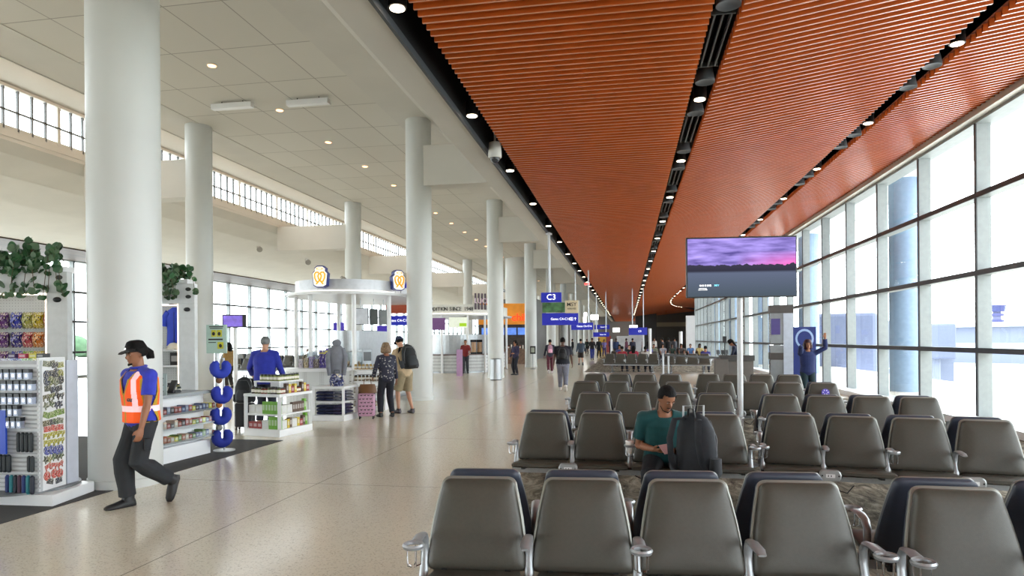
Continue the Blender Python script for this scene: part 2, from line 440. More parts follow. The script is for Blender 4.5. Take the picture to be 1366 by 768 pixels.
# ---- columns
def column(X, Y, r, top, lab):
    b = MB().lathe([(r+.012, 0), (r+.012, .1), (r, .105), (r, top-.02), (r, top)], (X, Y, 0), n=48)
    o = b.build('column', COLM, None, True)
    m = o.modifiers.new('e', 'EDGE_SPLIT')
    return tag(o, lab, 'column', kind='structure')
ordl = ['beside the orange-vested worker', 'behind the couple at the pretzel stand', 'behind the steel bin by the second food stand', 'beside the small notice stand']
for i in range(12):
    Y = 7.0 + 11.05*i
    column(-5.85 if i else -5.98, Y, .365 if i else .395, 8.02, 'round white column ' + (ordl[i] if i < 4 else 'far down the walkway behind the blue gate signs'))
    x0 = -5.5
    struct('trim_%d' % (10+i), MB().bb(-5.7, -2.9, Y-.28, Y+.28, 6.07, 7.2), CEILM)
ordr = ['behind the blue shirt display', 'behind the pretzel stand canopy', 'behind the couple', 'behind the second food stand', 'behind the orange chili sign']
for i in range(11):
    Y = 17.3 + 10.95*i
    column(-12.3, Y, .365, 8.02, 'round white column in the shop row ' + (ordr[i] if i < 5 else 'far behind the food stands'))
    struct('trim_%d' % (30+i), MB().bb(-15.9, -12.5, Y-.28, Y+.28, 5.9, 7.0), CEILM)

# ---- downlights, speakers and diffusers in the slots
LAMP = mat('lamp_lens', (255, 236, 205), emit=9, ecol=(255, 232, 200))
can = MB().lathe([(.085, .0), (.1, .0), (.1, .22), (.02, .22)], n=20).mesh('downlight_can', mat('dark_can', (40, 38, 38), .3, .5), True)
lens = MB().cyl((0, 0, -.008), .078, .01, 18).mesh('lens', LAMP)
def downlight(x, y, z, lab, g):
    r = root('downlight', (x, y, z), 0, lab, 'ceiling light', g)
    put(can, 'housing', r); put(lens, 'lens', r); return r
spk = MB().lathe([(.02, .016), (.09, .01), (.115, 0), (.13, 0), (.13, .03), (.1, .2), (.09, .22)], n=28).mesh('speaker_can', mat('speaker_grey', (82, 86, 90), .45), True)
dif = MB()
for k in (-.09, 0, .09): dif.bb(k-.012, k+.012, -.7, .7, 0, .05)
dif.bb(-.13, .13, -.72, -.7, 0, .06).bb(-.13, .13, .7, .72, 0, .06)
difm = dif.mesh('diffuser_blades', mat('diffuser_grey', (90, 94, 96), .35, .5))
slots = [(lambda y: -2.34, 'slot beside the white bulkhead'), (lambda y: 1.08, 'slot above the television screen'), (s3, 'slot nearest the tall windows')]
base = [6.55, 6.55, 6.55]
for si, (fx, nm) in enumerate(slots):
    y = base[si]; k = 0
    while y < 100:
        x = fx(y); z = cz(x)+.02
        downlight(x, y, z, 'round recessed downlight in the dark %s' % nm, 'downlights in the %s' % nm)
        if y < 45 and si > 0:
            for dy in (.62, 2.72) if si == 1 else (.75, 1.6):
                tag(put(spk, 'ceiling_speaker', None, (fx(y+dy), y+dy, z)), 'round grey speaker in the dark %s' % nm, 'speaker', 'speakers in the %s' % nm)
            if si == 1:
                r = root('linear_diffuser', (x, y+1.68, z+.08), 0, 'long grey air diffuser in the dark ceiling %s' % nm, 'air diffuser', 'air diffusers in the ceiling slots')
                put(difm, 'blade_frame', r)
        k += 1
        y += 3.36
# dome camera
pc = D(690, 243, 16.2)
r = root('dome_camera', (-2.34, 11.7, 4.95), 0, 'white dome security camera hanging in the slot beside the bulkhead', 'camera')
MB().lathe([(.02, .36), (.105, .34), (.12, .2), (.125, .08), (.11, .06), (.02, .06)], n=20).build('housing', WHITE, r, True)
MB().ell((0, 0, .06), (.09, .09, .09)).build('dome', mat('smoked_dome', (60, 62, 66), .1), r, True)
MB().cyl((0, 0, .34), .02, .42, 10).build('bracket', WHITE, r)
# exit sign in slot
r = root('exit_sign', (-2.34, 40.0, 4.95), 0, 'small red lit exit sign in the slot beside the bulkhead', 'sign')
MB().bb(-.16, .16, -.03, .03, 0, .2).build('case', WHITE, r)
text(r, 'lettering', 'EXIT', .17, (0, -.035, .1), (PI/2, 0, 0), mat('exit_red', (230, 40, 40), emit=3))
# tiled ceiling lights and white ceiling boxes
small = MB().lathe([(.09, -.005), (.11, -.012), (.11, .02)], n=18).mesh('trim_ring', WHITE, True)
slens = MB().cyl((0, 0, -.02), .09, .006, 16).mesh('lens', mat('peach_lens', (255, 196, 150), emit=3, ecol=(255, 180, 130)))
for k in range(22):
    r = root('ceiling_downlight', (-9.25, 7.6+2.95*k, 7.995), 0, 'small peach downlight in the tiled concourse ceiling', 'ceiling light', 'downlights in the tiled ceiling')
    put(small, 'trim_ring', r); put(slens, 'lens', r)
for (px, py, nm) in ((310, 142, 'nearer the high windows'), (411, 137, 'nearer the bulkhead')):
    p = G(px, py, 7.86)
    r = root('ceiling_box', (p.x, p.y, 7.8), .0, 'long white box fixed under the ceiling tiles, %s' % nm, 'ceiling unit')
    MB().box((0, 0, .07), (1.15, .16, .14)).build('housing', GLOSSW, r, bevel=.01)
    MB().bb(-.45, .45, .38, .42, .12, .16).build('hanging_rail', WHITE, r)
    for k in (-.3, .3): MB().cyl((k, 0, .14), .012, .06, 8).build('bracket', BLACK, r)
for (px, py) in ((345, 330), (409, 347), (456, 370)):
    p = D(px, py, 26)
    tag(MB().loft([(0, 0, 0), (.12, -.14, -.06), (.2, -.26, -.12)], [.07, .09, .11], n=16).build('wall_spotlight', mat('spot_grey', (150, 146, 138), .5), None, True, loc=p), 'beige cylinder spotlight on the curved upper wall', 'spotlight', 'spotlights on the curved wall')

# ================================================================ OUTSIDE
SKYG = mat('apron_concrete', (196, 196, 192), .9, var=.08, scale=.05)
struct('ground_outside', MB().bb(27, 420, -200, 500, -5.1, -5).bb(-420, -27.3, -200, 500, -5.1, -5), SKYG)
EXW = mat('exterior_pale_blue', (120, 142, 168), .6)
for k in range(6):
    Y = 22.3+11*k
    tag(MB().cyl((8.6, Y, -5), .45, 12, 28).build('outside_column', EXW, None, True), 'pale blue round column outside the tall windows', 'column', 'columns outside the windows')
# roof overhang seen through the top panes
struct('roof_overhang', MB().bb(7.2, 9.6, -30, 66, 6.6, 6.9), mat('overhang_white', (220, 222, 222), .6))
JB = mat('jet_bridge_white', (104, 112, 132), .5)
for (px, ycd, w, nm) in ((1118, 40, 3.0, 'beyond the waving woman'), (1238, 74, 3.2, 'further off, short of the control tower')):
    p = D(px+10, 430, ycd)
    r = root('jet_bridge', (p.x, p.y, -5), 1.15, 'pale boxy jet bridge with ribbed sides %s' % nm, 'jet bridge')
    b = MB().bb(0, 14, -1.5, 1.5, 4.4, 7.9)
    for k in range(28): b.bb(.3+k*.5, .42+k*.5, -1.56, 1.56, 4.45, 7.8)
    b.build('tunnel', JB, r)
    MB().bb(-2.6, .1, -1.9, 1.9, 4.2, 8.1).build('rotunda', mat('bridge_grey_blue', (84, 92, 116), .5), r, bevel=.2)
    MB().cyl((-1.2, 0, 0), .45, 4.2, 16).build('leg', JB, r); MB().bb(9, 9.6, -1.7, 1.7, .6, 4.4).build('leg', JB, r)
    for k in (-1.5, 1.5): MB().loft([(9.3, k-.2, .6), (9.3, k+.2, .6)], [.6, .6], n=18).build('wheel', BLACK, r)
# control tower
p = D(1330, 447, 260)
r = root('control_tower', (p.x, p.y, -5), 0, 'airport control tower with blue glass cab beyond the apron', 'tower')
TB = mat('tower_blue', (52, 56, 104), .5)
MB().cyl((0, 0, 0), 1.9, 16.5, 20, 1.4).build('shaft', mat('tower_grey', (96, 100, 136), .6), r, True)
for z in (7.0, 9.6, 12.2, 14.6): MB().cyl((0, 0, z), 2.4, 1.0, 20).build('deck', TB, r)
MB().cyl((0, 0, 16.3), 2.6, 2.2, 12, 3.0).build('cab', mat('tower_glass', (44, 52, 100), .15), r)
MB().cyl((0, 0, 18.5), 3.1, .5, 20).build('roof', TB, r)
# terminal concourse, equipment and trees far off
p = D(1340, 470, 150)
r = root('distant_terminal', (p.x+20, p.y, -5), -.6, 'low white terminal building beyond the apron windows', 'building')
MB().bb(-60, 60, 0, 20, 0, 9).build('wall', JB, r); MB().bb(-62, 62, -2, 22, 9, 10).build('roof', mat('roof_light', (225, 228, 230)), r)
MB().bb(-58, 58, -.1, 0, 3, 5).build('window', mat('far_glass', (150, 165, 185), .2), r)
TREE = mat('distant_foliage', (70, 98, 70), .9, var=.3, scale=.3)
for side in (1, -1):
    for k in range(18):
        if side > 0: x, yy = 290+random.uniform(-12, 12), -40+k*26
        else: x, yy = -240+random.uniform(-20, 20), -60+k*24
        b = MB()
        for j in range(5): b.ell((random.uniform(-6, 6), random.uniform(-4, 4), 3+random.uniform(0, 3)), (5, 6, random.uniform(3, 4.5)), nu=9, nv=6)
        b.cyl((0, 0, 0), .6, 4, 8)
        tag(b.build('distant_tree', TREE, None, True, loc=(x, yy, -5)), 'hazy green tree on the far edge of the airfield', 'tree', 'trees beyond the airfield')
# baggage tugs / equipment on the apron
for (px, ycd, c, nm) in ((1250, 40, (210, 190, 70), 'yellow'), (1300, 60, (90, 100, 140), 'blue')):
    p = D(px, 560, ycd)
    r = root('baggage_tug', (p.x, p.y, -5), .4, 'small %s baggage tug parked on the apron' % nm, 'vehicle')
    MB().bb(-1.3, 1.3, -.6, .6, .35, 1.0).build('chassis', mat('tug_'+nm, c), r, bevel=.05)
    MB().bb(-.3, .5, -.55, .55, 1.0, 1.75).build('cab', GLOSSW, r, bevel=.05)
    for a in (-.85, .85):
        for b in (-.6, .6): MB().loft([(a, b-.1, .3), (a, b+.1, .3)], [.3, .3], n=16).build('wheel', BLACK, r)
# ================================================================ GATE SEATING
def leather():
    m = mat('grey_leather', (74, 71, 63), .40, var=.05, scale=60, spec=.5)
    nt = m.node_tree; b = nt.nodes['Principled BSDF']
    tc = nd(nt, 'ShaderNodeTexCoord'); v = nd(nt, 'ShaderNodeTexVoronoi', Scale=420.0)
    nt.links.new(tc.outputs['Object'], v.inputs['Vector'])
    bp = nd(nt, 'ShaderNodeBump', Strength=.12, Distance=.003); nt.links.new(v.outputs[0], bp.inputs['Height'])
    nt.links.new(bp.outputs[0], b.inputs['Normal']); return m
PAD = leather()
SHELL = mat('slate_shell', (64, 70, 84), .4, var=.03)
RIM = mat('seat_rim', (150, 150, 142), .35, .4)
def back_outline(w0, w1, h, r, n=6):
    "right half outline from bottom centre to top centre, bowed sides"
    pts = [(w0/2-(w0-w1)/2*(i/10)**1.8, (h-r)*i/10) for i in range(10)]
    for i in range(n+1):
        a = PI/2*i/n
        pts.append((w1/2 - r + r*math.cos(a), h-r+r*math.sin(a)))
    # round the bottom corner
    b = []
    rb = .03
    for i in range(4):
        a = -PI/2+PI/2*i/3
        b.append((w0/2-rb+rb*math.cos(a), rb+rb*math.sin(a)))
    pts = b + [p for p in pts if p[1] > rb*1.2]
    return pts
def ring(pts): return [(x, z) for x, z in pts] + [(-x, z) for x, z in reversed(pts)]
def slab(outline, layers):
    "layers: (y, inset) or (y, scale, 's')"
    mb = MB(); n = len(outline); H = max(p[1] for p in outline); vs = []
    for ly in layers:
        for x, z in outline:
            L0 = math.hypot(x, z-H/2)
            q = ly[1] if len(ly) == 3 else (L0-ly[1])/L0
            vs.append((x*q, ly[0], H/2+(z-H/2)*q))
    fs = [(i*n+k, i*n+(k+1) % n, (i+1)*n+(k+1) % n, (i+1)*n+k) for i in range(len(layers)-1) for k in range(n)]
    fs.append(tuple(range(n))); fs.append(tuple((len(layers)-1)*n+k for k in reversed(range(n))))
    return mb.add(vs, fs)
LEAN = math.atan2(.13, .5)
ol = ring(back_outline(.525, .40, .478, .045))
padm = slab(ol, [(.0, .0), (-.028, .0), (-.042, .006), (-.051, .02), (-.057, .05), (-.062, .7, 's'), (-.064, .4, 's'), (-.065, .1, 's')])
ol2 = ring(back_outline(.545, .42, .492, .052))
shm = slab(ol2, [(.037, .1, 's'), (.037, .7, 's'), (.036, .03), (.03, .008), (.022, 0), (.0, 0)])
rimm = slab(ol2, [(.004, -.001), (-.006, -.001), (-.01, .004)])
M0 = Matrix.Translation((0, -.23, .462)) @ Matrix.Rotation(-LEAN, 4, 'X')
for q in (padm, shm, rimm): q.xf(M0)
me_pad, me_shell, me_rim = padm.mesh('backrest_pad', PAD, True), shm.mesh('backrest_shell', SHELL, True), rimm.mesh('backrest_rim', RIM, True)
def pan():
    b = MB(); prof = []
    sec = [(-.22, .47, .46), (-.33, .472, .5), (-.45, .482, .53), (-.56, .498, .545), (-.63, .504, .54), (-.66, .494, .525)]
    vs = []; n = 12
    for y, z, w in sec:
        th = .036 if y > -.65 else .018
        for (a, c) in ((-1, 0), (-1, .6), (-.93, 1), (-.5, 1.06), (0, 1.0), (.5, 1.06), (.93, 1), (1, .6), (1, 0), (.93, -.35), (0, -.4), (-.93, -.35)):
            vs.append((a*w/2, y, z-th+c*th))
    fs = [(i*n+k, (i+1)*n+k, (i+1)*n+(k+1) % n, i*n+(k+1) % n) for i in range(len(sec)-1) for k in range(n)]
    fs += [tuple(range(n)), tuple((len(sec)-1)*n+k for k in reversed(range(n)))]
    return b.add(vs, fs).mesh('seat', PAD, True)
me_pan = pan()
sup = MB()
for x in (-.17, .17):
    sup.bar((x, -.2, .41), (x, -.56, .445), .035, .04)
    sup.bar((x, -.24, .38), (x, -.26, .5), .03, .03)
sup.bar((-.17, -.38, .42), (.17, -.38, .42), .03, .025)
me_sup = sup.mesh('seat_bracket', DARK)
def arm_mesh(cup):
    b = MB()
    path = [(0, -.3, .36), (0, -.27, .45), (0, -.235, .55), (0, -.235, .62), (0, -.27, .66), (0, -.34, .672), (0, -.43, .668), (0, -.5, .66)]
    rad = [(.026, .012), (.024, .012), (.022, .012), (.022, .013), (.024, .013), (.028, .012), (.032, .011), (.02, .006)]
    if cup: path.pop(); rad.pop(); rad[-1] = (.03, .012)
    b.loft(path, rad, side=(1, 0, 0), n=10)
    if cup:
        b.lathe([(.038, .0), (.04, .012), (.05, .018), (.056, .008), (.05, -.006), (.038, 0)], (0, -.485, .66), n=20, cap=False)
    return b.mesh('armrest', ALU, True)
me_arm, me_armc = arm_mesh(False), arm_mesh(True)
bs = MB()
for k in range(5):
    a = 2*PI*k/5+.3; c, s_ = math.cos(a)*.04, math.sin(a)*.04
    bs.tube([(c, -.485+s_, .655), (c*.9, -.485+s_*.9, .57), (c*.3, -.485+s_*.3, .562)], .0032, 5)
me_cup = bs.mesh('cup_basket', CHROME, True)
def outlet_mesh():
    b = MB(); pts = []
    for i in range(24):
        a = 2*PI*i/24; x, z = math.cos(a)*.028, math.sin(a)*.036
        pts.append((x+(.045 if x > 0 else -.045), z))
    n = len(pts)
    vs = [(x, 0, z) for x, z in pts] + [(x, -.045, z) for x, z in pts] + [(x*.9, -.052, z*.88) for x, z in pts]
    b.add(vs, [(i, (i+1) % n, n+(i+1) % n, n+i) for i in range(n)] + [(n+i, n+(i+1) % n, 2*n+(i+1) % n, 2*n+i) for i in range(n)] + [tuple(2*n+i for i in range(n))])
    b.mat(1).bb(-.03, .03, -.055, -.05, -.012, .012)
    b.mat(2)
    for k in (-.015, .004): b.bb(k-.003, k+.003, -.0565, -.055, -.006, .006)
    for k in (-.055, .055): b.cyl((k, -.053, 0), .0, .0) if False else b.bb(k-.005, k+.005, -.0535, -.05, -.005, .005)
    return b.mesh('power_outlet', [mat('outlet_grey', (170, 172, 172), .35, .3), mat('outlet_white', (235, 235, 235)), BLACK], False)
me_out = outlet_mesh()
def cable_mesh():
    b = MB()
    b.tube([(.05, -.42, .35), (.12, -.43, .28), (.18, -.4, .26), (.24, -.38, .33)], .005, 6)
    return b.mesh('power_cable', BLACK, True)
me_cab = cable_mesh()
def bench(p0, p1, n, label, group, cups=None, off=.105, outlets=(0, 2), rear=True, near=True):
    """p0, p1: top middles of the first and last backrest that face the camera"""
    a = math.atan2(p1.y-p0.y, p1.x-p0.x); pitch = (p1-p0).length/(n-1) if n > 1 else .585
    ux, uy = math.cos(a), math.sin(a)
    cx, cy = (p0.x+p1.x)/2 - uy*off, (p0.y+p1.y)/2 + ux*off
    r = root('tandem_bench', (cx, cy, 0.006), a, label, 'airport seating', group)
    W = pitch*n
    for s_ in ((1, -1) if rear else (1,)):
        rot = (0, 0, 0 if s_ == 1 else PI)
        for i in range(n):
            x = (i-(n-1)/2)*pitch
            bk = put(me_pad, 'backrest', r, (x, 0, 0), rot)
            put(me_shell, 'backrest_shell', bk); put(me_rim, 'backrest_rim', bk)
            put(me_pan, 'seat', r, (x, 0, 0), rot)
            if near: put(me_sup, 'seat_bracket', r, (x, 0, 0), rot)
        for i in range(n+1):
            x = (i-n/2)*pitch
            cup = (i % 2 == 0) if cups is None else (i in cups)
            ar = put(me_armc if cup else me_arm, 'armrest', r, (x, 0, 0), rot)
            if cup: tag(put(me_cup, 'cup_basket', ar), 'wire cup basket')
    bm = MB()
    for y in (-.36, .36):
        bm.mat(0).bb(-W/2-.02, W/2+.02, y-.03, y+.03, .36, .425)
        bm.mat(1).bb(-W/2-.02, W/2+.02, y-.035, y+.035, .415, .43)
    bm.build('beam', [ALU, DARK], r)
    for x in (-W/2+.35, W/2-.35):
        b = MB().bar((x, 0, .37), (x, 0, .03), .06, .1, (0, 1, 0)).bar((x, -.36, .35), (x, .36, .35), .06, .06)
        b.bar((x, -.42, .015), (x, .42, .015), .07, .03)
        b.build('leg', GREYM, r, bevel=.006)
    if near:
        for i in outlets:
            x = (i+1-n/2)*pitch
            if i < n: put(me_out, 'power_outlet', r, (x, -.672, .472), scale=(1.22, 1, 1.3)); put(me_cab, 'power_cable', r, (x, 0, 0))
    return r
def T(px, py): return G(px, py, .925)
g = 'back-to-back tandem benches at the gate'
B1A = bench(T(640, 639.5), T(1062, 645.2), 4, 'closest tandem bench of four grey seats, beside the terrazzo walkway', g, outlets=(2,))
q0 = T(1272, 653.8)
B1B = bench(q0, q0+Vector((math.cos(-.005), math.sin(-.005), 0))*.585*3, 4, 'closest tandem bench on the window side, ending at the cup holder gap', g)
B2A = bench(T(728, 551.7), T(957, 554.6), 4, 'tandem bench the man in the green shirt is sitting on', g, cups=(0, 2, 4), outlets=(0, 2))
B2B = bench(T(1055, 555.2), T(1314, 562.3), 4, 'window-side tandem bench in line with the seated man', g, cups=(0, 2, 4), outlets=(0, 2))
B3A = bench(T(792.3, 525.7), T(954, 527.4), 4, 'tandem bench directly behind the seated man', g)
B3B = bench(T(1041, 529), T(1225.5, 531.4), 4, 'window-side tandem bench one row in front of the purple sticker seat', g)
B4A = bench(T(781, 510.4), T(905, 511.2), 4, 'tandem bench beside the walkway, two rows behind the seated man', g)
B4B = bench(T(961, 511), T(1098, 512.2), 4, 'tandem bench whose window-side seat wears a round purple sticker', g)
B5A = bench(T(793.3, 499.8), T(894, 500.6), 4, 'tandem bench beside the walkway, three rows behind the seated man', g, near=False)
B5B = bench(T(944.6, 500.4), T(1053, 501.3), 4, 'tandem bench in front of the dark gate desk', g, near=False)
g2 = 'tandem benches beyond the bright floor strip'
B7A = bench(T(814, 472.3), T(872, 472.4), 5, 'far tandem bench with red-shirted people just behind it', g2, near=False)
B7B = bench(T(893, 472.3), T(940, 472.3), 4, 'far tandem bench behind the black belt barrier', g2, near=False)
# sticker on last seat of row 4B
st = [c for c in B4B.children if c.name.startswith('backrest')]
stk = MB().cyl((0, 0, 0), .062, .002, 24)
stk.xf(Matrix.Translation((.0, -.2925, .795)) @ Matrix.Rotation(-LEAN, 4, 'X') @ Matrix.Rotation(PI/2, 4, 'X'))
sticker = stk.build('sticker', mat('sticker_purple', (92, 80, 190), .4), st[3]); tag(sticker, 'round purple distancing sticker')
p = MB()
for k in range(6):
    a = 2*PI*k/6; p.box((math.cos(a)*.036, 0, math.sin(a)*.036), (.02, .002, .014), ry=-a)
p.xf(Matrix.Translation((.0, -.2975, .80)) @ Matrix.Rotation(-LEAN, 4, 'X'))
p.build('sticker_print', mat('sticker_white', (230, 228, 245)), st[3])

# paper cup on the armrest of the seated man's bench
pc = G(838, 572, .67)
def W2(r, x, y, z=0): return r.matrix_basis @ Vector((x, y, z))
ca = W2(B2A, 0, -.485, .672)
cup = root('paper_cup', ca, 0, 'white paper cup standing in the armrest cup holder beside the seated man', 'cup')
MB().lathe([(.03, -.08), (.04, .03), (.043, .035), (.041, .035), (.036, -.0)], n=20).build('cup_body', mat('paper_white', (235, 232, 226), .6), cup, True)
MB().cyl((0, 0, .033), .043, .01, 20, .04).build('lid', mat('lid_white', (242, 242, 240), .3), cup, True)
# black charging cables dangling under row 2
cb = MB()
cb.tube([W2(B2A, .05, -.4, .36), W2(B2A, .22, -.45, .3), W2(B2A, .3, -.5, .1), W2(B2A, .38, -.6, .012), W2(B2A, .55, -.62, .012)], .006, 6)
tag(cb.build('power_lead', BLACK, None, True), 'black power lead trailing to the carpet under the seated man\'s bench', 'cable')

# ---- television on its pole
ty = 9.15
tp = cw((1055*0+987-CX)/100.0*1.0, 8.73)
tv = root('television_stand', (tp[0], tp[1], .006), math.radians(5.0), 'large television on a tall silver pole among the benches', 'television')
MB().cyl((0, 0, 0), .037, 2.7, 20).build('pole', mat('pole_silver', (205, 207, 208), .4, .1), tv, True)
MB().cyl((0, 0, 0), .22, .02, 28).build('base_plate', GREYM, tv)
scw, sch = 1.42, .80
zc = 2.63
MB().bb(-scw/2, scw/2, -.1, -.04, zc-sch/2, zc+sch/2).bb(-.3, .3, -.04, .03, zc-.2, zc+.2).build('bezel', BLACK, tv, bevel=.004)
def screen_mat():
    m = bpy.data.materials.new('sunset_screen'); m.use_nodes = True
    nt = m.node_tree; nt.nodes.clear(); out = nd(nt, 'ShaderNodeOutputMaterial')
    tc = nd(nt, 'ShaderNodeTexCoord'); sx = nt.nodes.new('ShaderNodeSeparateXYZ')
    nt.links.new(tc.outputs['Generated'], sx.inputs[0])
    mp = nd(nt, 'ShaderNodeMapping'); mp.inputs['Scale'].default_value = (2.2, 1, 7)
    nt.links.new(tc.outputs['Generated'], mp.inputs[0])
    n = nd(nt, 'ShaderNodeTexNoise', Scale=1.8, Detail=5.0); nt.links.new(mp.outputs[0], n.inputs['Vector'])
    sky = nt.nodes.new('ShaderNodeValToRGB'); e = sky.color_ramp.elements
    e[0].position = .3; e[0].color = L((80, 70, 130)); e[1].position = .72; e[1].color = L((168, 150, 228))
    nt.links.new(n.outputs['Fac'], sky.inputs[0])
    # pink glow low in the picture's right half
    pk = nd(nt, 'ShaderNodeMath', operation='MULTIPLY'); 
    r1 = nd(nt, 'ShaderNodeMapRange'); r1.inputs[1].default_value = .45; r1.inputs[2].default_value = 1.0
    nt.links.new(sx.outputs['X'], r1.inputs[0])
    r2 = nd(nt, 'ShaderNodeMapRange'); r2.inputs[1].default_value = .78; r2.inputs[2].default_value = .56
    nt.links.new(sx.outputs['Z'], r2.inputs[0])
    nt.links.new(r1.outputs[0], pk.inputs[0]); nt.links.new(r2.outputs[0], pk.inputs[1])
    m1 = nd(nt, 'ShaderNodeMix', data_type='RGBA'); nt.links.new(pk.outputs[0], m1.inputs[0]); nt.links.new(sky.outputs[0], m1.inputs[6]); m1.inputs[7].default_value = L((215, 100, 175))
    # land and water below the skyline
    n2 = nd(nt, 'ShaderNodeTexNoise', Scale=14.0, Detail=4.0, noise_dimensions='1D')
    nt.links.new(sx.outputs['X'], n2.inputs['W'])
    hz = nd(nt, 'ShaderNodeMath', operation='MULTIPLY_ADD'); hz.inputs[1].default_value = .10; hz.inputs[2].default_value = .49
    nt.links.new(n2.outputs['Fac'], hz.inputs[0])
    lt = nd(nt, 'ShaderNodeMath', operation='LESS_THAN'); nt.links.new(sx.outputs['Z'], lt.inputs[0]); nt.links.new(hz.outputs[0], lt.inputs[1])
    wat = nt.nodes.new('ShaderNodeValToRGB'); e = wat.color_ramp.elements
    e[0].position = 0; e[0].color = L((66, 76, 86)); e[1].position = .40; e[1].color = L((84, 92, 112)); x = e.new(.44); x.color = L((44, 44, 56)); x = e.new(.54); x.color = L((52, 50, 66))
    nt.links.new(sx.outputs['Z'], wat.inputs[0])
    m2 = nd(nt, 'ShaderNodeMix', data_type='RGBA'); nt.links.new(lt.outputs[0], m2.inputs[0]); nt.links.new(m1.outputs[2], m2.inputs[6]); nt.links.new(wat.outputs[0], m2.inputs[7])
    em = nd(nt, 'ShaderNodeEmission', Strength=1.0); nt.links.new(m2.outputs[2], em.inputs[0])
    nt.links.new(em.outputs[0], out.inputs[0]); return m
MB().bb(-scw/2+.015, scw/2-.015, -.104, -.1, zc-sch/2+.015, zc+sch/2-.02).build('screen', screen_mat(), tv)
ic = MB()
for k in range(5): ic.box((-.53+k*.032, -.106, zc-.24), (.022, .002, .022))
ic.build('screen_icon', TXTW, tv)
text(tv, 'screen_caption', 'MSY', .035, (-.32, -.106, zc-.24), (PI/2, 0, 0), mat('caption_cyan', (110, 200, 220), emit=.9))
cp = MB()
for k in range(3): cp.box((-.50+.0*k, -.106, zc-.275-.012*k), (.1+.01*k, .002, .004))
cp.build('screen_text_line', TXTW, tv)

# ---- hanging gate signs
def hang_sign(px, ytop, pole_px, h, lab, rows, yc, extra=None):
    pass
DUCT = ALU
def plane_arrow(r, x, z, s, m, y):
    b = MB(); b.bar((x, y, z-s*.5), (x, y, z+s*.4), s*.14, .003, (0, 1, 0))
    b.bar((x, y, z+s*.5), (x-s*.32, y, z+s*.12), .003, s*.14, (1, 0, 1)); b.bar((x, y, z+s*.5), (x+s*.32, y, z+s*.12), .003, s*.14, (-1, 0, 1))
    # plane pictogram in a square
    X = x-s*1.3
    for a, c in (((X-s*.5, z-s*.5), (X+s*.5, z-s*.5)), ((X-s*.5, z+s*.5), (X+s*.5, z+s*.5)), ((X-s*.5, z-s*.5), (X-s*.5, z+s*.5)), ((X+s*.5, z-s*.5), (X+s*.5, z+s*.5))):
        b.bar((a[0], y, a[1]), (c[0], y, c[1]), s*.1, .003, (0, 1, 0))
    b.bar((X, y, z-s*.35), (X, y, z+s*.35), s*.12, .003, (0, 1, 0)); b.bar((X-s*.35, y, z-s*.02), (X+s*.35, y, z-s*.02), s*.12, .003, (0, 1, 0)); b.bar((X-s*.15, y, z-s*.3), (X+s*.15, y, z-s*.3), s*.08, .003, (0, 1, 0))
    return b.build('arrow_symbol', m, r)
p = D(733, 400, 20.8)
S1 = root('hanging_gate_sign', (p.x, p.y, 0), math.radians(3), 'hanging blue C3 gate sign with picture panel and Gates C4-C16 board', 'sign')
MB().cyl((0, 0, 2.98), .04, 5.1-2.98, 14).build('hanger_pole', ALU, S1, True)
MB().cyl((0, 0, 5.02), .1, .05, 14).build('ceiling_flange', ALU, S1)
s_ = 20.8/F
def bx(r, nm, px0, px1, py0, py1, d, m, y=0, th=.09, cx=733):
    return MB().bb((px0-cx)*d/F, (px1-cx)*d/F, y-th/2, y+th/2, CAMZ+(453-py1)*d/F, CAMZ+(453-py0)*d/F).build(nm, m, r, bevel=.005)
bx(S1, 'gate_number_panel', 722, 749, 390.5, 403.5, 20.8, BLUE)
text(S1, 'lettering', 'C3', .25, (.06, -.05, CAMZ+(453-397)*s_), (PI/2, 0, 0), TXTW)
bx(S1, 'picture_panel', 723.5, 753.5, 404, 417, 20.8, mat('garden_picture', (70, 110, 70), .5, var=.7, scale=6))
bx(S1, 'city_panel', 754, 771, 401.5, 419, 20.8, mat('beige_panel', (196, 182, 150), .5, emit=.15, ecol=(196, 182, 150)))
DKT = mat('dark_lettering', (40, 38, 36))
text(S1, 'lettering', 'MSY', .17, ((762.5-733)*s_, -.05, CAMZ+(453-407)*s_), (PI/2, 0, 0), DKT)
text(S1, 'small_lettering', 'ARRIVES', .075, ((762.5-733)*s_, -.05, CAMZ+(453-412.5)*s_), (PI/2, 0, 0), DKT)
bx(S1, 'direction_board', 723, 771, 418, 434, 20.8, BLUE)
text(S1, 'lettering', 'Gates C4-C16', .105, ((747.5-733)*s_, -.05, CAMZ+(453-426)*s_), (PI/2, 0, 0), TXTW)
plane_arrow(S1, (767-733)*s_, CAMZ+(453-426)*s_, .09, TXTW, -.05)
def small_sign(px, py0, py1, w, d, lab, s='Gates C6-C16', poles=True, sz=None):
    p = D(px, py0, d); k = d/F
    r = root('hanging_gate_sign', (p.x, p.y, 0), .05, lab, 'sign')
    z0, z1 = CAMZ+(453-py1)*k, CAMZ+(453-py0)*k
    MB().bb(-w*k/2, w*k/2, -.05, .05, z0, z1).build('direction_board', BLUE, r, bevel=.005)
    b = MB()
    for x in (-w*k*.3, w*k*.3): b.cyl((x, 0, z1), .03, 5.2-z1, 8)
    b.build('hanger_pole', ALU, r)
    text(r, 'lettering', s, (z1-z0)*.36, (w*k*.1, -.056, (z0+z1)/2), (PI/2, 0, 0), TXTW)
    return r
small_sign(776.5, 431, 440.5, 29, 33, 'second blue Gates C6-C16 sign, down the walkway behind the C3 sign')
small_sign(802, 444, 450, 21, 48, 'narrow blue gate sign lower down the walkway, behind the two larger ones', 'Gates C6')
small_sign(803, 434, 440, 20, 62, 'small far blue gate board above the walkway crowd', 'Gates C8')
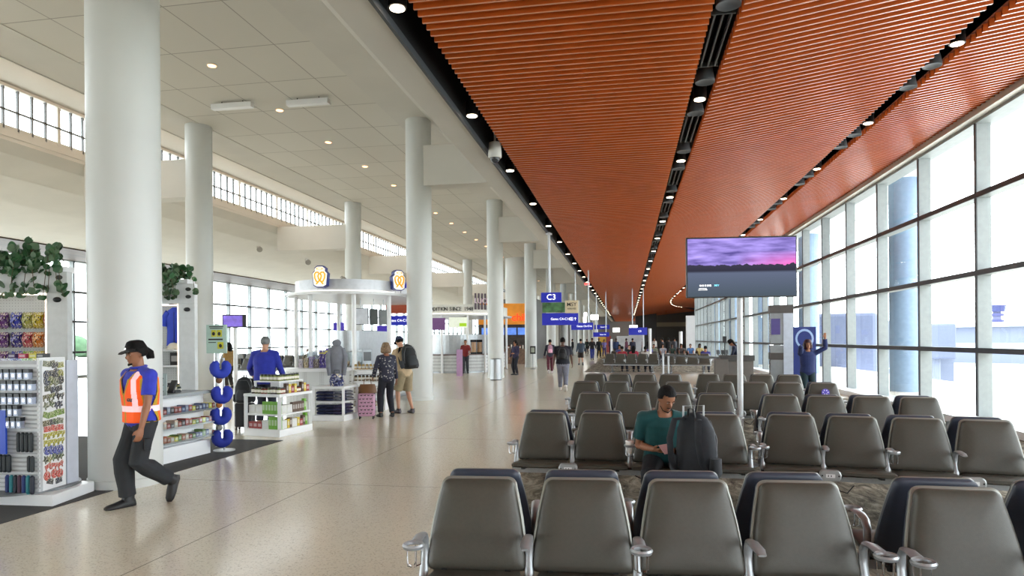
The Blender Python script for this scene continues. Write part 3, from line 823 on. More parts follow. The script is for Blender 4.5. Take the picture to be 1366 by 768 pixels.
small_sign(851, 438, 448, 24, 45, 'bright blue gate sign above the far seating crowd', 'C5')
# ---- gate podium desk, belt barriers, pylon, banner
DSK = mat('desk_taupe', (92, 88, 84), .55); DTOP = mat('desk_top', (66, 64, 62), .35)
p = G(985, 513, 0); p = D(982, 500, 24.5)
gd = root('gate_desk', (p.x, p.y, 0), -.06, 'dark taupe gate desk behind the benches at the television pole', 'desk')
MB().bb(-.55, .62, 0, .6, .0, 1.02).bb(-.78, -.3, -.25, .25, 0, .92).build('desk_body', DSK, gd, bevel=.01)
MB().bb(-.58, .66, -.06, .64, .85, 1.05).build('counter_front', DTOP, gd, bevel=.01)
for x in (-.62, -.45, -.3):
    m = root('desk_monitor', (p.x+x*.98, p.y+.3, 1.05), .2, 'dark monitor on the gate desk, %s' % {-.62: 'beside the belt barrier', -.45: 'between two others', -.3: 'next to the television pole'}[x], 'monitor')
    MB().box((0, 0, .12), (.12, .02, .16), rx=-.2).build('screen', BLACK, m); MB().box((0, 0, .02), (.04, .05, .04)).build('stand', BLACK, m)
r = root('boarding_reader', (p.x-.38, p.y+.2, 1.05), 0, 'thin boarding pass reader post on the gate desk', 'reader')
MB().cyl((0, 0, 0), .02, .55, 8).build('post', BLACK, r); MB().box((0, -.02, .6), (.14, .05, .24)).build('reader_head', BLACK, r, bevel=.01)
pp = D(1043, 470, 17.4)
py_ = root('gate_pylon', (pp.x, pp.y, 0), -.12, 'tall glossy grey gate pylon with dark bands and small screen', 'pylon')
MB().bb(-.3, .26, -.2, .3, 0, 1.5).bb(-.3, .26, -.2, .3, 1.55, 2.35).build('pylon_body', mat('pylon_grey', (150, 156, 160), .15, .2), py_, bevel=.01)

for z0, z1 in ((2.35, 2.56), (1.12, 1.3)): MB().bb(-.31, .27, -.21, .31, z0, z1).build('dark_band', mat('pylon_band', (84, 80, 78), .4), py_, bevel=.004)
MB().bb(.02, .255, -.215, -.2, .02, 2.34).build('light_panel', mat('pylon_light', (196, 206, 220), .2), py_)
MB().bb(-.28, -.06, -.25, -.21, 1.78, 2.2).build('screen', mat('pylon_screen', (60, 56, 92), .2, emit=.35, ecol=(80, 70, 130)), py_)
bp = D(1072, 470, 17.0)
bn = root('roll_up_banner', (bp.x+.1, bp.y+.3, 0), -.1, 'tall blue roll-up banner behind the waving woman', 'banner')
MB().bb(-.28, .28, -.005, .005, .08, 1.98).build('banner_sheet', mat('banner_blue', (34, 50, 120), .5), bn)
MB().torus((0, -.01, 1.45), .2, .035, M=Matrix.Rotation(PI/2, 3, 'X')).xf(Matrix.Diagonal((1, .15, 1.15, 1))).build('ring_emblem', mat('banner_pale', (160, 185, 225)), bn)
MB().bb(-.3, .3, -.1, .1, 0, .08).build('base', ALU, bn)
for i, (px, yc) in enumerate(((884.5, 31), (891.5, 31.5), (1030, 26.5))):
    if i == 2: continue
    q = D(px, 470, yc); r = root('barrier_post', (q.x, q.y, 0), 0, ('silver belt barrier post, nearer the walkway of the pair', 'silver belt barrier post nearer the windows, beside its twin')[i], 'barrier post')
    MB().cyl((0, 0, 0), .045, 1.0, 12).build('post', ALU, r, True); MB().cyl((0, 0, 0), .17, .02, 18).build('base_plate', GREYM, r)
a, b_ = D(886, 480, 31), D(962, 480, 25.2)
tag(MB().bar((a.x, a.y, .93), (b_.x, b_.y, .93), .01, .09).build('barrier_belt', BLACK), 'long black belt strung from the barrier posts to the desk', 'belt barrier')
for (px, y0, y1, yc, w, lab) in ((867, 438, 470, 38, .17, 'slim white post standing among the far seats'), (908, 442, 464, 62, .32, 'broad pale post against the far grey wall'), (815.5, 452, 472, 44, .14, 'short white post beside the far walkway crowd'), (858, 446, 466, 50, .16, 'thin white post under the far blue sign')):
    q = D(px, y0, yc)
    tag(MB().cyl((0, 0, 0), w/2*2/2, q.z, 14).build('white_post', GLOSSW, None, True, loc=(q.x, q.y, 0)), lab, 'post')
q = D(921, 440, 55)
tag(MB().bb(-.35, .35, -.3, .3, 0, 3.6).build('white_pier', GLOSSW, None, loc=(q.x, q.y, 0)), 'white pier at the far corner of the window wall', 'pier', kind='structure')
# steel bins
def bin_(px, pyb, r_, h, lab):
    q = G(px, pyb)
    o = root('litter_bin', (q.x, q.y+r_, 0), 0, lab, 'bin')
    MB().lathe([(r_, .03), (r_, h), (r_-.02, h+.015), (.02, h+.02)], n=32).build('bin_body', ALU, o, True)
    MB().lathe([(r_-.01, 0), (r_-.01, .03)], n=32).build('base_ring', BLACK, o)
    MB().cyl((0, 0, h+.02), r_*.55, .012, 20).build('opening', BLACK, o)
bin_(551, 528, .2, .74, 'round brushed steel litter bin beside the couple\'s column')
bin_(660, 507, .25, .88, 'round brushed steel litter bin at the column by the second food stand')
q = G(711, 492)
r = root('notice_stand', (q.x, q.y, 0), 0, 'small black notice stand in front of the column', 'sign stand')
MB().cyl((0, 0, 0), .16, .02, 18).cyl((0, 0, 0), .014, .9, 8).build('stand', BLACK, r); MB().box((0, 0, 1.1), (.32, .03, .45)).build('notice_frame', BLACK, r); MB().box((0, -.018, 1.1), (.2, .01, .28)).build('notice', mat('notice_grey', (170, 175, 160)), r)
# ================================================================ PEOPLE
SKIN = {'light': mat('skin_light', (190, 140, 112), .5, var=.05), 'tan': mat('skin_tan', (150, 100, 72), .5, var=.05), 'dark': mat('skin_dark', (92, 60, 44), .5, var=.05)}
HAIRB = mat('black_hair', (14, 11, 10), .75, var=.3, scale=60, bump=.3, spec=.2)
GREYH = mat('grey_hair', (110, 112, 110), .6, var=.2, scale=60)
def ik(a, c, l1, l2, hint):
    a, c, h = Vector(a), Vector(c), Vector(hint)
    d = c-a; L0 = min(d.length, (l1+l2)*.998); u = d.normalized()
    c = a+u*L0
    x = (l1*l1-l2*l2+L0*L0)/(2*L0); r = math.sqrt(max(l1*l1-x*x, 0))
    h = h-u*h.dot(u); h.normalize()
    return a+u*x+h*r, c
HEADP = [(0, .020, .060, .00), (.05, .036, .078, .012), (.14, .050, .086, .03), (.25, .058, .088, .052), (.38, .066, .087, .078), (.5, .072, .086, .092), (.62, .075, .087, .099), (.74, .073, .082, .099), (.85, .063, .066, .088), (.94, .042, .042, .062), (1.0, .012, .012, .02)]
def head_rings(infl=0.0, z0=0.0, z1=1.0, H=.235):
    out = []
    for t, wx, f, b in HEADP:
        if t < z0 or t > z1: continue
        out.append((t*H, wx+infl, f+infl, b+infl))
    return out
def head_mb(infl, z0, z1, M, face=True, n=18):
    rs = head_rings(infl, z0, z1); vs = []
    for z, w, f, b in rs:
        zz = z+(infl if z > .2 else 0)
        for k in range(n):
            a = 2*PI*k/n; s_ = math.sin(a)
            vs.append(M @ Vector((w*math.cos(a), (f if s_ > 0 else b)*s_, zz)))
    N = len(rs)
    mb = MB().add(vs, [(i*n+k, i*n+(k+1) % n, (i+1)*n+(k+1) % n, (i+1)*n+k) for i in range(N-1) for k in range(n)] + [tuple(range(n-1, -1, -1)), tuple((N-1)*n+k for k in range(n))])
    if face:
        def P(x, y, z): return M @ Vector((x, y, z))
        mb.loft([P(0, .078, .135), P(0, .09, .115), P(0, .106, .092), P(0, .1, .08), P(0, .08, .076)], [.006, .009, .014, .013, .006], n=8)
        for s_ in (-1, 1):
            mb.ell(P(s_*.076, -.004, .112), (.009, .018, .03), M.to_3x3())
            mb.ell(P(s_*.03, .078, .128), (.022, .012, .008), M.to_3x3())
        mb.ell(P(0, .083, .058), (.022, .01, .007), M.to_3x3()); mb.ell(P(0, .082, .048), (.018, .01, .007), M.to_3x3())
        mb.ell(P(0, .07, .018), (.022, .018, .016), M.to_3x3())
    return mb
def hand_mb(mb, wrist, d, palm_n, s_, curl=.5):
    "d: direction of the hand; palm_n: palm normal; s_: +1 right hand"
    d = Vector(d).normalized(); nrm = Vector(palm_n); nrm = (nrm-d*nrm.dot(d)).normalized(); lat = d.cross(nrm)*s_
    w = Vector(wrist)
    mb.loft([w-d*.02, w+d*.02, w+d*.06, w+d*.095], [(.026, .02), (.034, .017), (.042, .015), (.038, .012)], side=lat, n=10)
    for i, (o, l) in enumerate(((-.03, .062), (-.01, .075), (.01, .08), (.03, .072))):
        p = w+d*.09+lat*o; c1 = curl*.8; q = []
        ang = 0; cur = p
        q.append(cur-d*.015)
        for seg, c_ in ((.45, c1), (.32, c1), (.25, c1*.6)):
            q.append(cur.copy()); ang += c_
            cur = cur+(d*math.cos(ang)+nrm*math.sin(ang))*l*seg
        q.append(cur)
        mb.tube(q, [.0095, .0095, .009, .0085, .007], 7)
    p = w+d*.03+lat*.03
    mb.tube([p-lat*.01, p+lat*.02+d*.02+nrm*.01, p+lat*.028+d*.045+nrm*.02, p+lat*.02+d*.065+nrm*.028], [.012, .012, .010, .008], 7)
def person(label, loc, yaw, H=1.75, hips=(0, 0, .93), lean=(0, .02), twist=0.0, feet=None, hands=None, head=(0, 0), skin='tan', top=(60, 60, 64), sleeve='short', pants=(50, 52, 58), shorts=False, flare=.014, boots=False, shoes=(30, 30, 32), hair='short', haircol=None, cap=None, vox=.013, girth=1.0, group=None, elbow=None, knee=None, curl=.5, palm=None, toes=None, extras=None, skirt=False, trunk=.56, sh_lift=(0, 0), jacket=False):
    S = H/1.75; g_ = girth
    hipc = Vector(hips); ch = hipc+Vector((0, lean[1]*.55, .30*trunk/.56)); nk = hipc+Vector((lean[0], lean[1], trunk))
    up = (nk-hipc).normalized()
    tw = Matrix.Rotation(twist, 3, 'Z'); lat = tw @ Vector((1, 0, 0)); fw = tw @ Vector((0, 1, 0))
    feet = feet or ((-.11, 0, .09), (.11, 0, .09)); hands = hands or ((-.235, .08, .77), (.235, .08, .77))
    toes = toes or ((-.15, 1, 0), (.15, 1, 0))
    knee = knee or ((0, 1, 0), (0, 1, 0)); elbow = elbow or ((-.4, -1, -.2), (.4, -1, -.2)); palm = palm or ((1, 0, 0), (-1, 0, 0))
    def torso(mb, k, z0=0, z1=6, top_r=.062):
        P = [hipc+Vector((0, 0, -.1)), hipc+Vector((0, 0, -.02)), hipc.lerp(ch, .45), ch, hipc.lerp(nk, .78), hipc.lerp(nk, .93), nk]
        R = [(.115*g_, .085*g_), (.168*g_, .12*g_), (.15*g_, .115*g_), (.168*g_, .122*g_), (.172*g_, .115*g_), (.108, .082), (top_r, .06)]
        sd = [Vector((1, 0, 0)), Vector((1, 0, 0)), (Vector((1, 0, 0))+lat).normalized(), lat, lat, lat, lat]
        P, R, sd = P[z0:z1+1], R[z0:z1+1], sd[z0:z1+1]
        mb.loft(P, [(a+k, b+k) for a, b in R], side=sd, n=18)
    joints = {}
    for i, s_ in enumerate((-1, 1)):
        shd = hipc.lerp(nk, .845)+lat*(s_*.178*max(1, g_*.95))+Vector((0, 0, sh_lift[i]))
        el, wr = ik(shd, hands[i], .295, .26, elbow[i])
        hp = hipc+Vector((s_*.09, 0, -.02)); kn, an = ik(hp, feet[i], .43, .425, knee[i])
        joints[i] = (shd, el, wr, hp, kn, an)
    def arms(mb, k, upto=2.0):
        for i in (0, 1):
            shd, el, wr = joints[i][:3]
            base = nk.lerp(shd, .3)+Vector((0, 0, -.03))
            pts = [base, shd, shd.lerp(el, .5), el, el.lerp(wr, .3), wr]; rr = [.06, .058*g_**.5, .047*g_**.5, .038, .04, .026]
            if upto < 1: pts = [base, shd, shd.lerp(el, upto)]; rr = [.06, .06*g_**.5, .058]
            elif upto < 2: pts = pts[:5]+[el.lerp(wr, upto-1)]; rr = rr[:5]+[.034]
            mb.loft(pts, [r_+k for r_ in rr], n=12)
            mb.ell(shd, (.057*g_**.5+k,)*3); 
            if upto > 1: mb.ell(el, (.039+k,)*3)
    def legs(mb, k, upto=2.0, foot=True, flare=0):
        for i in (0, 1):
            hp, kn, an = joints[i][3:]
            pts = [hp+Vector((0, 0, .04)), hp, hp.lerp(kn, .5), kn, kn.lerp(an, .3), kn.lerp(an, .7), an]; rr = [.085*g_, .09*g_, .075*g_**.7, .054, .055, .04, .036]
            if upto < 1: pts = pts[:3]+[hp.lerp(kn, upto)]; rr = rr[:2]+[.085*g_**.7, .082]
            elif upto < 2: pts = pts[:6]+[kn.lerp(an, upto-1)]; rr = rr[:6]+[.042]
            mb.loft(pts, [r_+k+(flare if j > 2 else 0) for j, r_ in enumerate(rr)], n=14)
            mb.ell(hp, (.092*g_+k,)*3)
            if upto > 1: mb.ell(kn, (.055+k,)*3)
    def foot(mb, k):
        for i in (0, 1):
            an = joints[i][5]; t = Vector(toes[i]).normalized(); dn = Vector((0, 0, -1)); dn = (dn-t*dn.dot(t)).normalized()
            sd = t.cross(dn)
            mb.loft([an-t*.055+dn*.04, an-t*.03+dn*.045, an+t*.04+dn*.05, an+t*.11+dn*.06, an+t*.165+dn*.066, an+t*.19+dn*.07], [(.022+k, .028+k), (.034+k, .042+k), (.037+k, .038+k), (.045+k, .027+k), (.036+k, .02+k), (.016+k, .01+k)], side=sd, n=12)
            mb.loft([an+dn*-.03, an+dn*.04], [.038+k, .042+k], n=10)
    body = MB(); torso(body, 0); arms(body, 0); legs(body, 0); foot(body, -.004)
    for i, s_ in ((0, -1), (1, 1)):
        el, wr = joints[i][1:3]; hand_mb(body, wr, (wr-el), palm[i], s_, curl)
    HM = Matrix.Translation(nk+up*.058+Vector((0, .016, 0))) @ Matrix.Rotation(twist+head[0], 4, 'Z') @ Matrix.Rotation(head[1], 4, 'X') @ Matrix.Translation((0, 0, -.035))
    hm = head_mb(0, 0, 1, HM); body.add(hm.v, hm.f)
    body.loft([nk-up*.06, nk+up*.03, HM @ Vector((0, -.015, .06))], [.062, .055, .055], n=12)
    def fin(mb, nm, m, par=None, sm=4, v=None, keep=None):
        me = remesh(mb, v or vox, sm)
        if keep:
            bm = bmesh.new(); bm.from_mesh(me)
            bmesh.ops.delete(bm, geom=[f for f in bm.faces if not keep(f.calc_center_median())], context='FACES')
            bm.to_mesh(me); bm.free()
        me.materials.append(m); me.name = nm
        o = bpy.data.objects.new(nm, me); COL.objects.link(o); o.parent = par
        if nm == 'person': me.polygons.foreach_set('use_smooth', [True]*len(me.polygons))
        return o
    pr = fin(body, 'person', SKIN[skin], sm=3)
    pr.location = loc; pr.rotation_euler = (0, 0, yaw); pr.scale = (S, S, S)
    tag(pr, label, 'person', group)
    HI = HM.inverted()
    # clothing
    tm = MB(); torso(tm, .016 if not jacket else .028, 0 if not skirt else 0, 5, .07)
    arms(tm, .013 if not jacket else .02, .72 if sleeve == 'short' else 1.92)
    if isinstance(top, tuple): topm = mat('cloth_%d_%d_%d' % top, top, .85, var=.12, scale=12, sheen=.1)
    else: topm = top
    shirt = fin(tm, 'shirt' if not jacket else 'jacket', topm, pr)
    pm = MB()
    P = [hipc+Vector((0, 0, -.11)), hipc+Vector((0, 0, -.02)), hipc.lerp(ch, .35)]
    pm.loft(P, [(.125*g_, .10*g_), (.178*g_, .13*g_), (.158*g_, .122*g_)], side=(1, 0, 0), n=16)
    legs(pm, .014, .95 if shorts else 1.93, flare=flare)
    pmat = pants if not isinstance(pants, tuple) else mat('cloth_%d_%d_%d' % pants, pants, .85, var=.12, scale=12)
    tr = fin(pm, 'shorts' if shorts else 'trousers', pmat, pr)
    for i in (0, 1):
        q = MB(); an = joints[i][5]; t = Vector(toes[i]).normalized(); dn = Vector((0, 0, -1)); dn = (dn-t*dn.dot(t)).normalized(); sd = t.cross(dn); k = .008
        q.loft([an-t*.062+dn*.04, an-t*.03+dn*.045, an+t*.04+dn*.048, an+t*.11+dn*.058, an+t*.17+dn*.064, an+t*.2+dn*.07], [(.024+k, .034+k), (.036+k, .042+k), (.039+k, .04+k), (.047+k, .028+k), (.038+k, .022+k), (.016+k, .012+k)], side=sd, n=14)
        q.loft([an-dn*(.1 if boots else .02)-t*.01, an+dn*.03], [.05, .056 if boots else .05], n=12)
        q.v = [an+(v_-an)*(1.12 if boots else 1) for v_ in q.v]
        q.build('shoe', mat('shoe_%d_%d_%d' % shoes, shoes, .5), pr, True)
    hc = haircol or HAIRB
    if hair and hair != 'none':
        hb = head_mb(.012 if hair == 'short' else .03, .3, 1, HM, face=False)
        if hair == 'long':
            hb.loft([HM @ Vector(p) for p in ((0, -.05, .2), (0, -.085, .12), (0, -.085, .02), (0, -.09, -.1), (0, -.08, -.17))], [(.075, .05), (.1, .05), (.105, .045), (.09, .04), (.04, .02)], side=HM.to_3x3() @ Vector((1, 0, 0)), n=14)
        if hair == 'bob':
            hb.loft([HM @ Vector(p) for p in ((0, -.03, .22), (0, -.03, .12), (0, -.04, .03), (0, -.045, .0))], [(.08, .08), (.125, .09), (.13, .09), (.09, .06)], side=HM.to_3x3() @ Vector((1, 0, 0)), n=16)
        if hair == 'pony':
            hb.loft([HM @ Vector(p) for p in ((0, -.08, .14), (0, -.12, .15), (.0, -.155, .11), (.0, -.16, .05), (0, -.15, .0))], [.02, .035, .045, .04, .015], n=12)
        lim = .165 if hair in ('short', 'pony') else .155
        def keep(p):
            q = HI @ p
            if q.y > .045: return q.z > lim+.02 or (hair in ('long', 'bob') and abs(q.x) > .062)
            if q.y > .0: return q.z > .15-(.045-q.y)*.6 and abs(q.x) > -1 or hair in ('long', 'bob')
            return q.z > (.045 if hair in ('short', 'pony') else -1)
        fin(hb, 'hair', hc, pr, 2, min(vox, .01), keep)
    if cap:
        cm = mat('cap_%d_%d_%d' % cap, cap, .8)
        q = head_mb(.02, .6, 1, HM, face=False); q.build('cap', cm, pr, True)
        q = MB().loft([HM @ Vector(p) for p in ((0, .05, .158), (0, .1, .157), (0, .135, .148), (0, .165, .135))], [(.085, .007), (.082, .006), (.07, .005), (.04, .004)], side=HM.to_3x3() @ Vector((1, 0, 0)), n=14)
        q.build('cap_brim', cm, pr, True)
    if vox < .012:
        for s_ in (-1, 1):
            MB().ell(HM @ Vector((s_*.03, .0815, .117)), (.011, .004, .0045), HM.to_3x3()).build('eye', mat('eye_white', (200, 196, 190), .2), pr, True)
            MB().ell(HM @ Vector((s_*.03, .0845, .117)), (.0055, .003, .0045), HM.to_3x3()).build('iris', BLACK, pr, True)
            MB().loft([HM @ Vector((s_*x, y, z)) for x, y, z in ((.014, .09, .134), (.03, .09, .139), (.046, .08, .134))], [.003, .0042, .002], n=6).build('eyebrow', HAIRB, pr, True)
        MB().loft([HM @ Vector(p) for p in ((-.02, .086, .0535), (0, .0945, .053), (.02, .086, .0535))], [(.002, .003), (.004, .003), (.002, .003)], n=6).build('lips', mat('lip_tone', (126, 70, 62), .5), pr, True)
    pr['_'] = 0; del pr['_']
    return pr, HM, joints, nk, hipc, ch, torso, fin, shirt
def worldp(o, p): return Matrix.Translation(o.location) @ o.rotation_euler.to_matrix().to_4x4() @ Matrix.Scale(o.scale[0], 4) @ Vector(p)
def backpack(label, par_loc, yaw, scale, c, tilt=0.0, group=None, accent=None, straps=True):
    r = root('backpack', par_loc, yaw, label, 'backpack', group); r.scale = (scale,)*3
    m = mat('pack_%d_%d_%d' % c, c, .75, var=.15, scale=20, bump=.1)
    # y<0 is the outer side, straps on y>0
    def X(b):
        return b.xf(Matrix.Rotation(tilt, 4, 'X'))
    X(MB().loft([(0, -.02, 0), (0, -.02, .02), (0, -.02, .2), (0, -.01, .36), (0, .01, .45), (0, .02, .49)], [(.12, .08), (.155, .1), (.165, .11), (.15, .095), (.11, .07), (.04, .03)], side=(1, 0, 0), n=20)).build('pack_body', m, r, True)
    X(MB().loft([(0, -.1, .03), (0, -.125, .06), (0, -.13, .16), (0, -.1, .25)], [(.09, .03), (.12, .05), (.12, .05), (.08, .02)], side=(1, 0, 0), n=16)).build('front_pocket', mat('pack2_%d_%d_%d' % (accent or c), tuple(min(255, int(q*1.3+8)) for q in (accent or c)), .7), r, True)
    X(MB().tube([(-.03, .05, .46), (-.02, .06, .53), (.02, .06, .53), (.03, .05, .46)], .009, 8)).build('grab_handle', BLACK, r, True)
    X(MB().tube([(-.15, -.06, .1), (-.145, -.07, .3), (-.09, -.075, .43), (.09, -.075, .43), (.145, -.07, .3), (.15, -.06, .1)], .005, 6)).build('zipper', mat('zipper_grey', (96, 98, 102), .4), r, True)
    for s_ in (-1, 1): X(MB().loft([(s_*.155, 0, .02), (s_*.17, 0, .05), (s_*.17, 0, .16)], [.04, .05, .045], n=10)).build('side_pocket', mat('side_mesh', (58, 60, 64), .8), r, True)
    if straps:
        for s_ in (-1, 1):
            X(MB().loft([(s_*.06, .06, .45), (s_*.1, .13, .45), (s_*.12, .17, .3), (s_*.13, .13, .12), (s_*.14, .05, .05)], [(.028, .01)]*5, side=(1, 0, 0), n=8)).build('strap', m, r, True)
    return r
def suitcase(label, loc, yaw, c, size=(.36, .24, .52), handle=0.0, spots=None, wheels=True):
    r = root('suitcase', loc, yaw, label, 'suitcase'); w, d, h = size
    m = mat('case_%d_%d_%d' % c, c, .4)
    MB().bb(-w/2, w/2, -d/2, d/2, .06, .06+h).build('shell', m, r, bevel=.035)
    MB().bb(-w/2-.003, w/2+.003, -.01, .01, .06, .063+h).build('seam', BLACK, r, bevel=.01)
    for a in (-1, 1):
        for b in (-1, 1): MB().loft([(a*w*.4-.012, b*d*.35, .025), (a*w*.4+.012, b*d*.35, .025)], [.025, .025], n=12).bb(a*w*.4-.012, a*w*.4+.012, b*d*.35-.012, b*d*.35+.012, .03, .065).build('wheel', BLACK, r)
    if handle:
        MB().tube([(-w*.28, d*.3, h+.05), (-w*.28, d*.3, h+.06+handle), (w*.28, d*.3, h+.06+handle), (w*.28, d*.3, h+.05)], .009, 8).build('pull_handle', ALU, r, True)
    if spots:
        b = MB()
        for i in range(4):
            for j in range(6):
                x, z = (-w/2+w*(i+.6+(.4 if j % 2 else 0))/4.7, .1+h*(j+.35)/6.4)
                b.bar((x-.022, -d/2-.002, z+.006), (x+.02, -d/2-.002, z-.004), .003, .016, (0, 0, 1)); b.bb(x+.014, x+.026, -d/2-.004, -d/2, z, z+.02)
                b.bb(x-.02, x-.014, -d/2-.004, -d/2, z-.012, z); b.bb(x+.008, x+.014, -d/2-.004, -d/2, z-.018, z)
        b.build('dog_print', BLACK, r)
    return r
TOCAM = PI+TH      # local +y turned to face the camera
# ---- the worker in the orange vest
wl = G(190, 674)
facing = TOCAM - math.radians(33)
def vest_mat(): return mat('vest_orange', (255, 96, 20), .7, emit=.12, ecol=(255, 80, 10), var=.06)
R_ = person('worker in an orange reflective vest and black cap striding past the near column', (wl.x, wl.y, 0), facing, 1.70,
    hips=(0, 0, .93), lean=(0, .03), feet=((-.09, -.26, .24), (.1, .1, .085)), toes=((-.1, .4, -.9), (.1, 1, 0)), girth=1.14, flare=.03, boots=True, hands=((-.24, .13, .86), (.27, -.02, .84)),
    elbow=((-.6, -1, 0), (.5, -1, 0)), head=(.0, -.12), skin='tan', top=(48, 58, 178), pants=(40, 42, 46), shoes=(26, 24, 26), hair='pony', cap=(30, 28, 28), vox=.0085, twist=.08)
wk, HM, J, nk, hipc, ch, torso, fin, shirt = R_
vm = MB(); torso(vm, .034, 1, 5, .09)
for i in (0, 1): vm.ell(J[i][0]+Vector((0, 0, .0)), (.06, .065, .07))
def kv(p):
    if p.z > 1.375 and p.y > 0 and abs(p.x) < (p.z-1.2)*.42: return False
    if p.z > 1.2 and p.y > 0 and abs(p.x) < (p.z-1.2)*.40: return False
    if p.z > 1.47: return False
    if abs(p.x) > .205: return False
    return p.z > .84
vest = fin(vm, 'safety_vest', vest_mat(), wk, 3, .009, kv)
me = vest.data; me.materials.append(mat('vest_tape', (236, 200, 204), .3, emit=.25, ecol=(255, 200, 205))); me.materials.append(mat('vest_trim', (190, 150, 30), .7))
for f in me.polygons:
    c = f.center; s_ = abs(c.x)
    mi = 0
    if s_ > .185 or c.z < .865 or (c.y > 0 and c.z > 1.2 and s_ < (c.z-1.2)*.42+.022): mi = 2
    if 1.02 < c.z < 1.085: mi = 1
    elif .105 < s_ < .155 and c.z > 1.05: mi = 1
    if mi == 0 and c.y > 0 and s_ < .012 and c.z < 1.2: mi = 2
    f.material_index = mi
sd_ = vest.modifiers.new('t', 'SOLIDIFY'); sd_.thickness = .004
text(vest, 'vest_lettering', 'GAT', .05, (-.12, .185, 1.15), (PI/2, 0, PI), BLACK)
MB().cyl((0, 0, 0), .012, .004, 12).xf(HM @ Matrix.Translation((0, .105, .185)) @ Matrix.Rotation(-PI/2+.3, 4, 'X')).build('cap_badge', TXTW, wk)
for i in (0, 1):   # collar and beard
    pass
MB().loft([HM @ Vector(p) for p in ((-.03, .07, .02), (0, .09, .012), (.03, .07, .02))], [.008, .012, .008], n=8).build('beard', HAIRB, wk, True)
MB().torus(tuple(nk+Vector((0, .0, .0))), .075, .014, M=Matrix.Rotation(-.15, 3, 'X')).build('collar', mat('cloth_48_58_178', (48, 58, 178)), wk, True)
MB().bb(-.25, -.2, .03, .09, .62, .75).build('cargo_pocket', mat('cloth_40_42_46', (40, 42, 46)), wk, bevel=.012)

# ---- man seated in the green shirt
sx = W2(B2A, .32, -.46, 0)
ba = B2A.rotation_euler.z
R_ = person('man in a dark green t-shirt sitting on a grey bench, looking down at a card', (sx.x, sx.y, 0), ba+PI, 1.66,
    hips=(0, .02, .585), lean=(.0, .15), trunk=.495, twist=.12, feet=((-.2, .36, .09), (.13, .40, .09)), toes=((-.2, 1, 0), (.1, 1, 0)), hands=((-.10, .38, .72), (.10, .30, .72)),
    elbow=((-.3, -.7, -.8), (.4, -.6, -.8)), knee=((-.25, .6, 1), (.15, .6, 1)), head=(.38, -.5), skin='tan', top=(8, 70, 72), pants=(24, 24, 30), shoes=(30, 30, 32), hair='short', vox=.009, girth=1.18, curl=.9, palm=((.5, -.2, .8), (-.5, -.2, .8)))
sm, HM, J, nk, hipc, ch, torso, fin, shirt = R_
MB().loft([HM @ Vector(p) for p in ((-.026, .083, .064), (0, .098, .069), (.026, .083, .064))], [(.003, .004), (.006, .006), (.003, .004)], n=8).build('moustache', HAIRB, sm, True)
MB().loft([HM @ Vector(p) for p in ((-.06, .02, .05), (-.045, .06, .02), (0, .088, .012), (.045, .06, .02), (.06, .02, .05))], [.003, .004, .007, .004, .003], n=8).build('beard', HAIRB, sm, True)
MB().torus(tuple(J[0][1].lerp(J[0][2], .9)), .031, .007, M=(J[0][2]-J[0][1]).to_track_quat('Z', 'Y').to_matrix()).build('watch', BLACK, sm, True)
cp_ = worldp(sm, (.0, .47, .755))
tag(MB().box((0, 0, 0), (.09, .13, .004)).build('boarding_card', mat('card_pink', (196, 150, 150), .5), None, loc=cp_), 'pinkish card held in the seated man\'s hand', 'card').rotation_euler = (-.5, .1, ba+PI+.4)
# his suitcase with the black backpack strapped on it
sc_ = W2(B2A, .58, -.98, .006)
suitcase('black cabin suitcase with raised silver handle beside the seated man', (sc_.x, sc_.y, .006), ba+.35, (22, 22, 26), (.34, .22, .42), .62)
bpk = backpack('large black backpack standing on a suitcase beside the seated man', (sc_.x-.02, sc_.y-.03, .5), ba+PI-.6, 1.12, (30, 32, 38), accent=(52, 56, 62))

# ---- shoppers
def at(px, py, yc=None): return G(px, py) if yc is None else D(px, py, yc)
p = D(353, 455, 13.1)
R_ = person('grey-haired man in a royal blue jacket seen from behind at the boxed-goods island', (p.x, p.y, 0), TH+.05, 1.80, skin='light', top=(32, 44, 150), sleeve='long', jacket=True, pants=(40, 44, 60), hair='short', haircol=GREYH, girth=1.15, hands=((-.34, .3, 1.0), (.3, .2, .95)))
p2 = G(323, 574)
suitcase('dark rolling suitcase standing beside the man in blue', (p2.x, p2.y+.1, 0), .2, (34, 34, 40), (.34, .22, .46), .1)
backpack('black backpack on the rolling suitcase beside the man in blue', (p2.x, p2.y+.08, .53), TH, 1.0, (28, 30, 34))
p = G(516, 556)
flor = mat('floral_cloth', (40, 42, 56), .8, var=.3, scale=9)
nt = flor.node_tree; n_ = nd(nt, 'ShaderNodeTexVoronoi', Scale=16.0); t_ = nd(nt, 'ShaderNodeTexCoord'); nt.links.new(t_.outputs['Object'], n_.inputs['Vector'])
r_ = nt.nodes.new('ShaderNodeValToRGB'); e = r_.color_ramp.elements; e[0].position = .2; e[0].color = L((170, 165, 160)); e[1].position = .32; e[1].color = L((36, 38, 56)); nt.links.new(n_.outputs['Distance'], r_.inputs[0]); nt.links.new(r_.outputs[0], nt.nodes['Principled BSDF'].inputs['Base Color'])
HBL = mat('blond_streaks', (120, 96, 70), .6, var=.6, scale=40)
R_ = person('woman in a floral blouse and black leggings facing the pretzel stand', (p.x, p.y, 0), TH+.5, 1.64, skin='tan', top=flor, sleeve='long', pants=(28, 30, 40), hair='bob', haircol=HBL, shoes=(24, 22, 24), hands=((-.26, .22, .95), (.3, .16, .88)), girth=1.05, feet=((-.13, .06, .09), (.12, -.06, .09)), head=(-.2, 0))
p = G(541, 551)
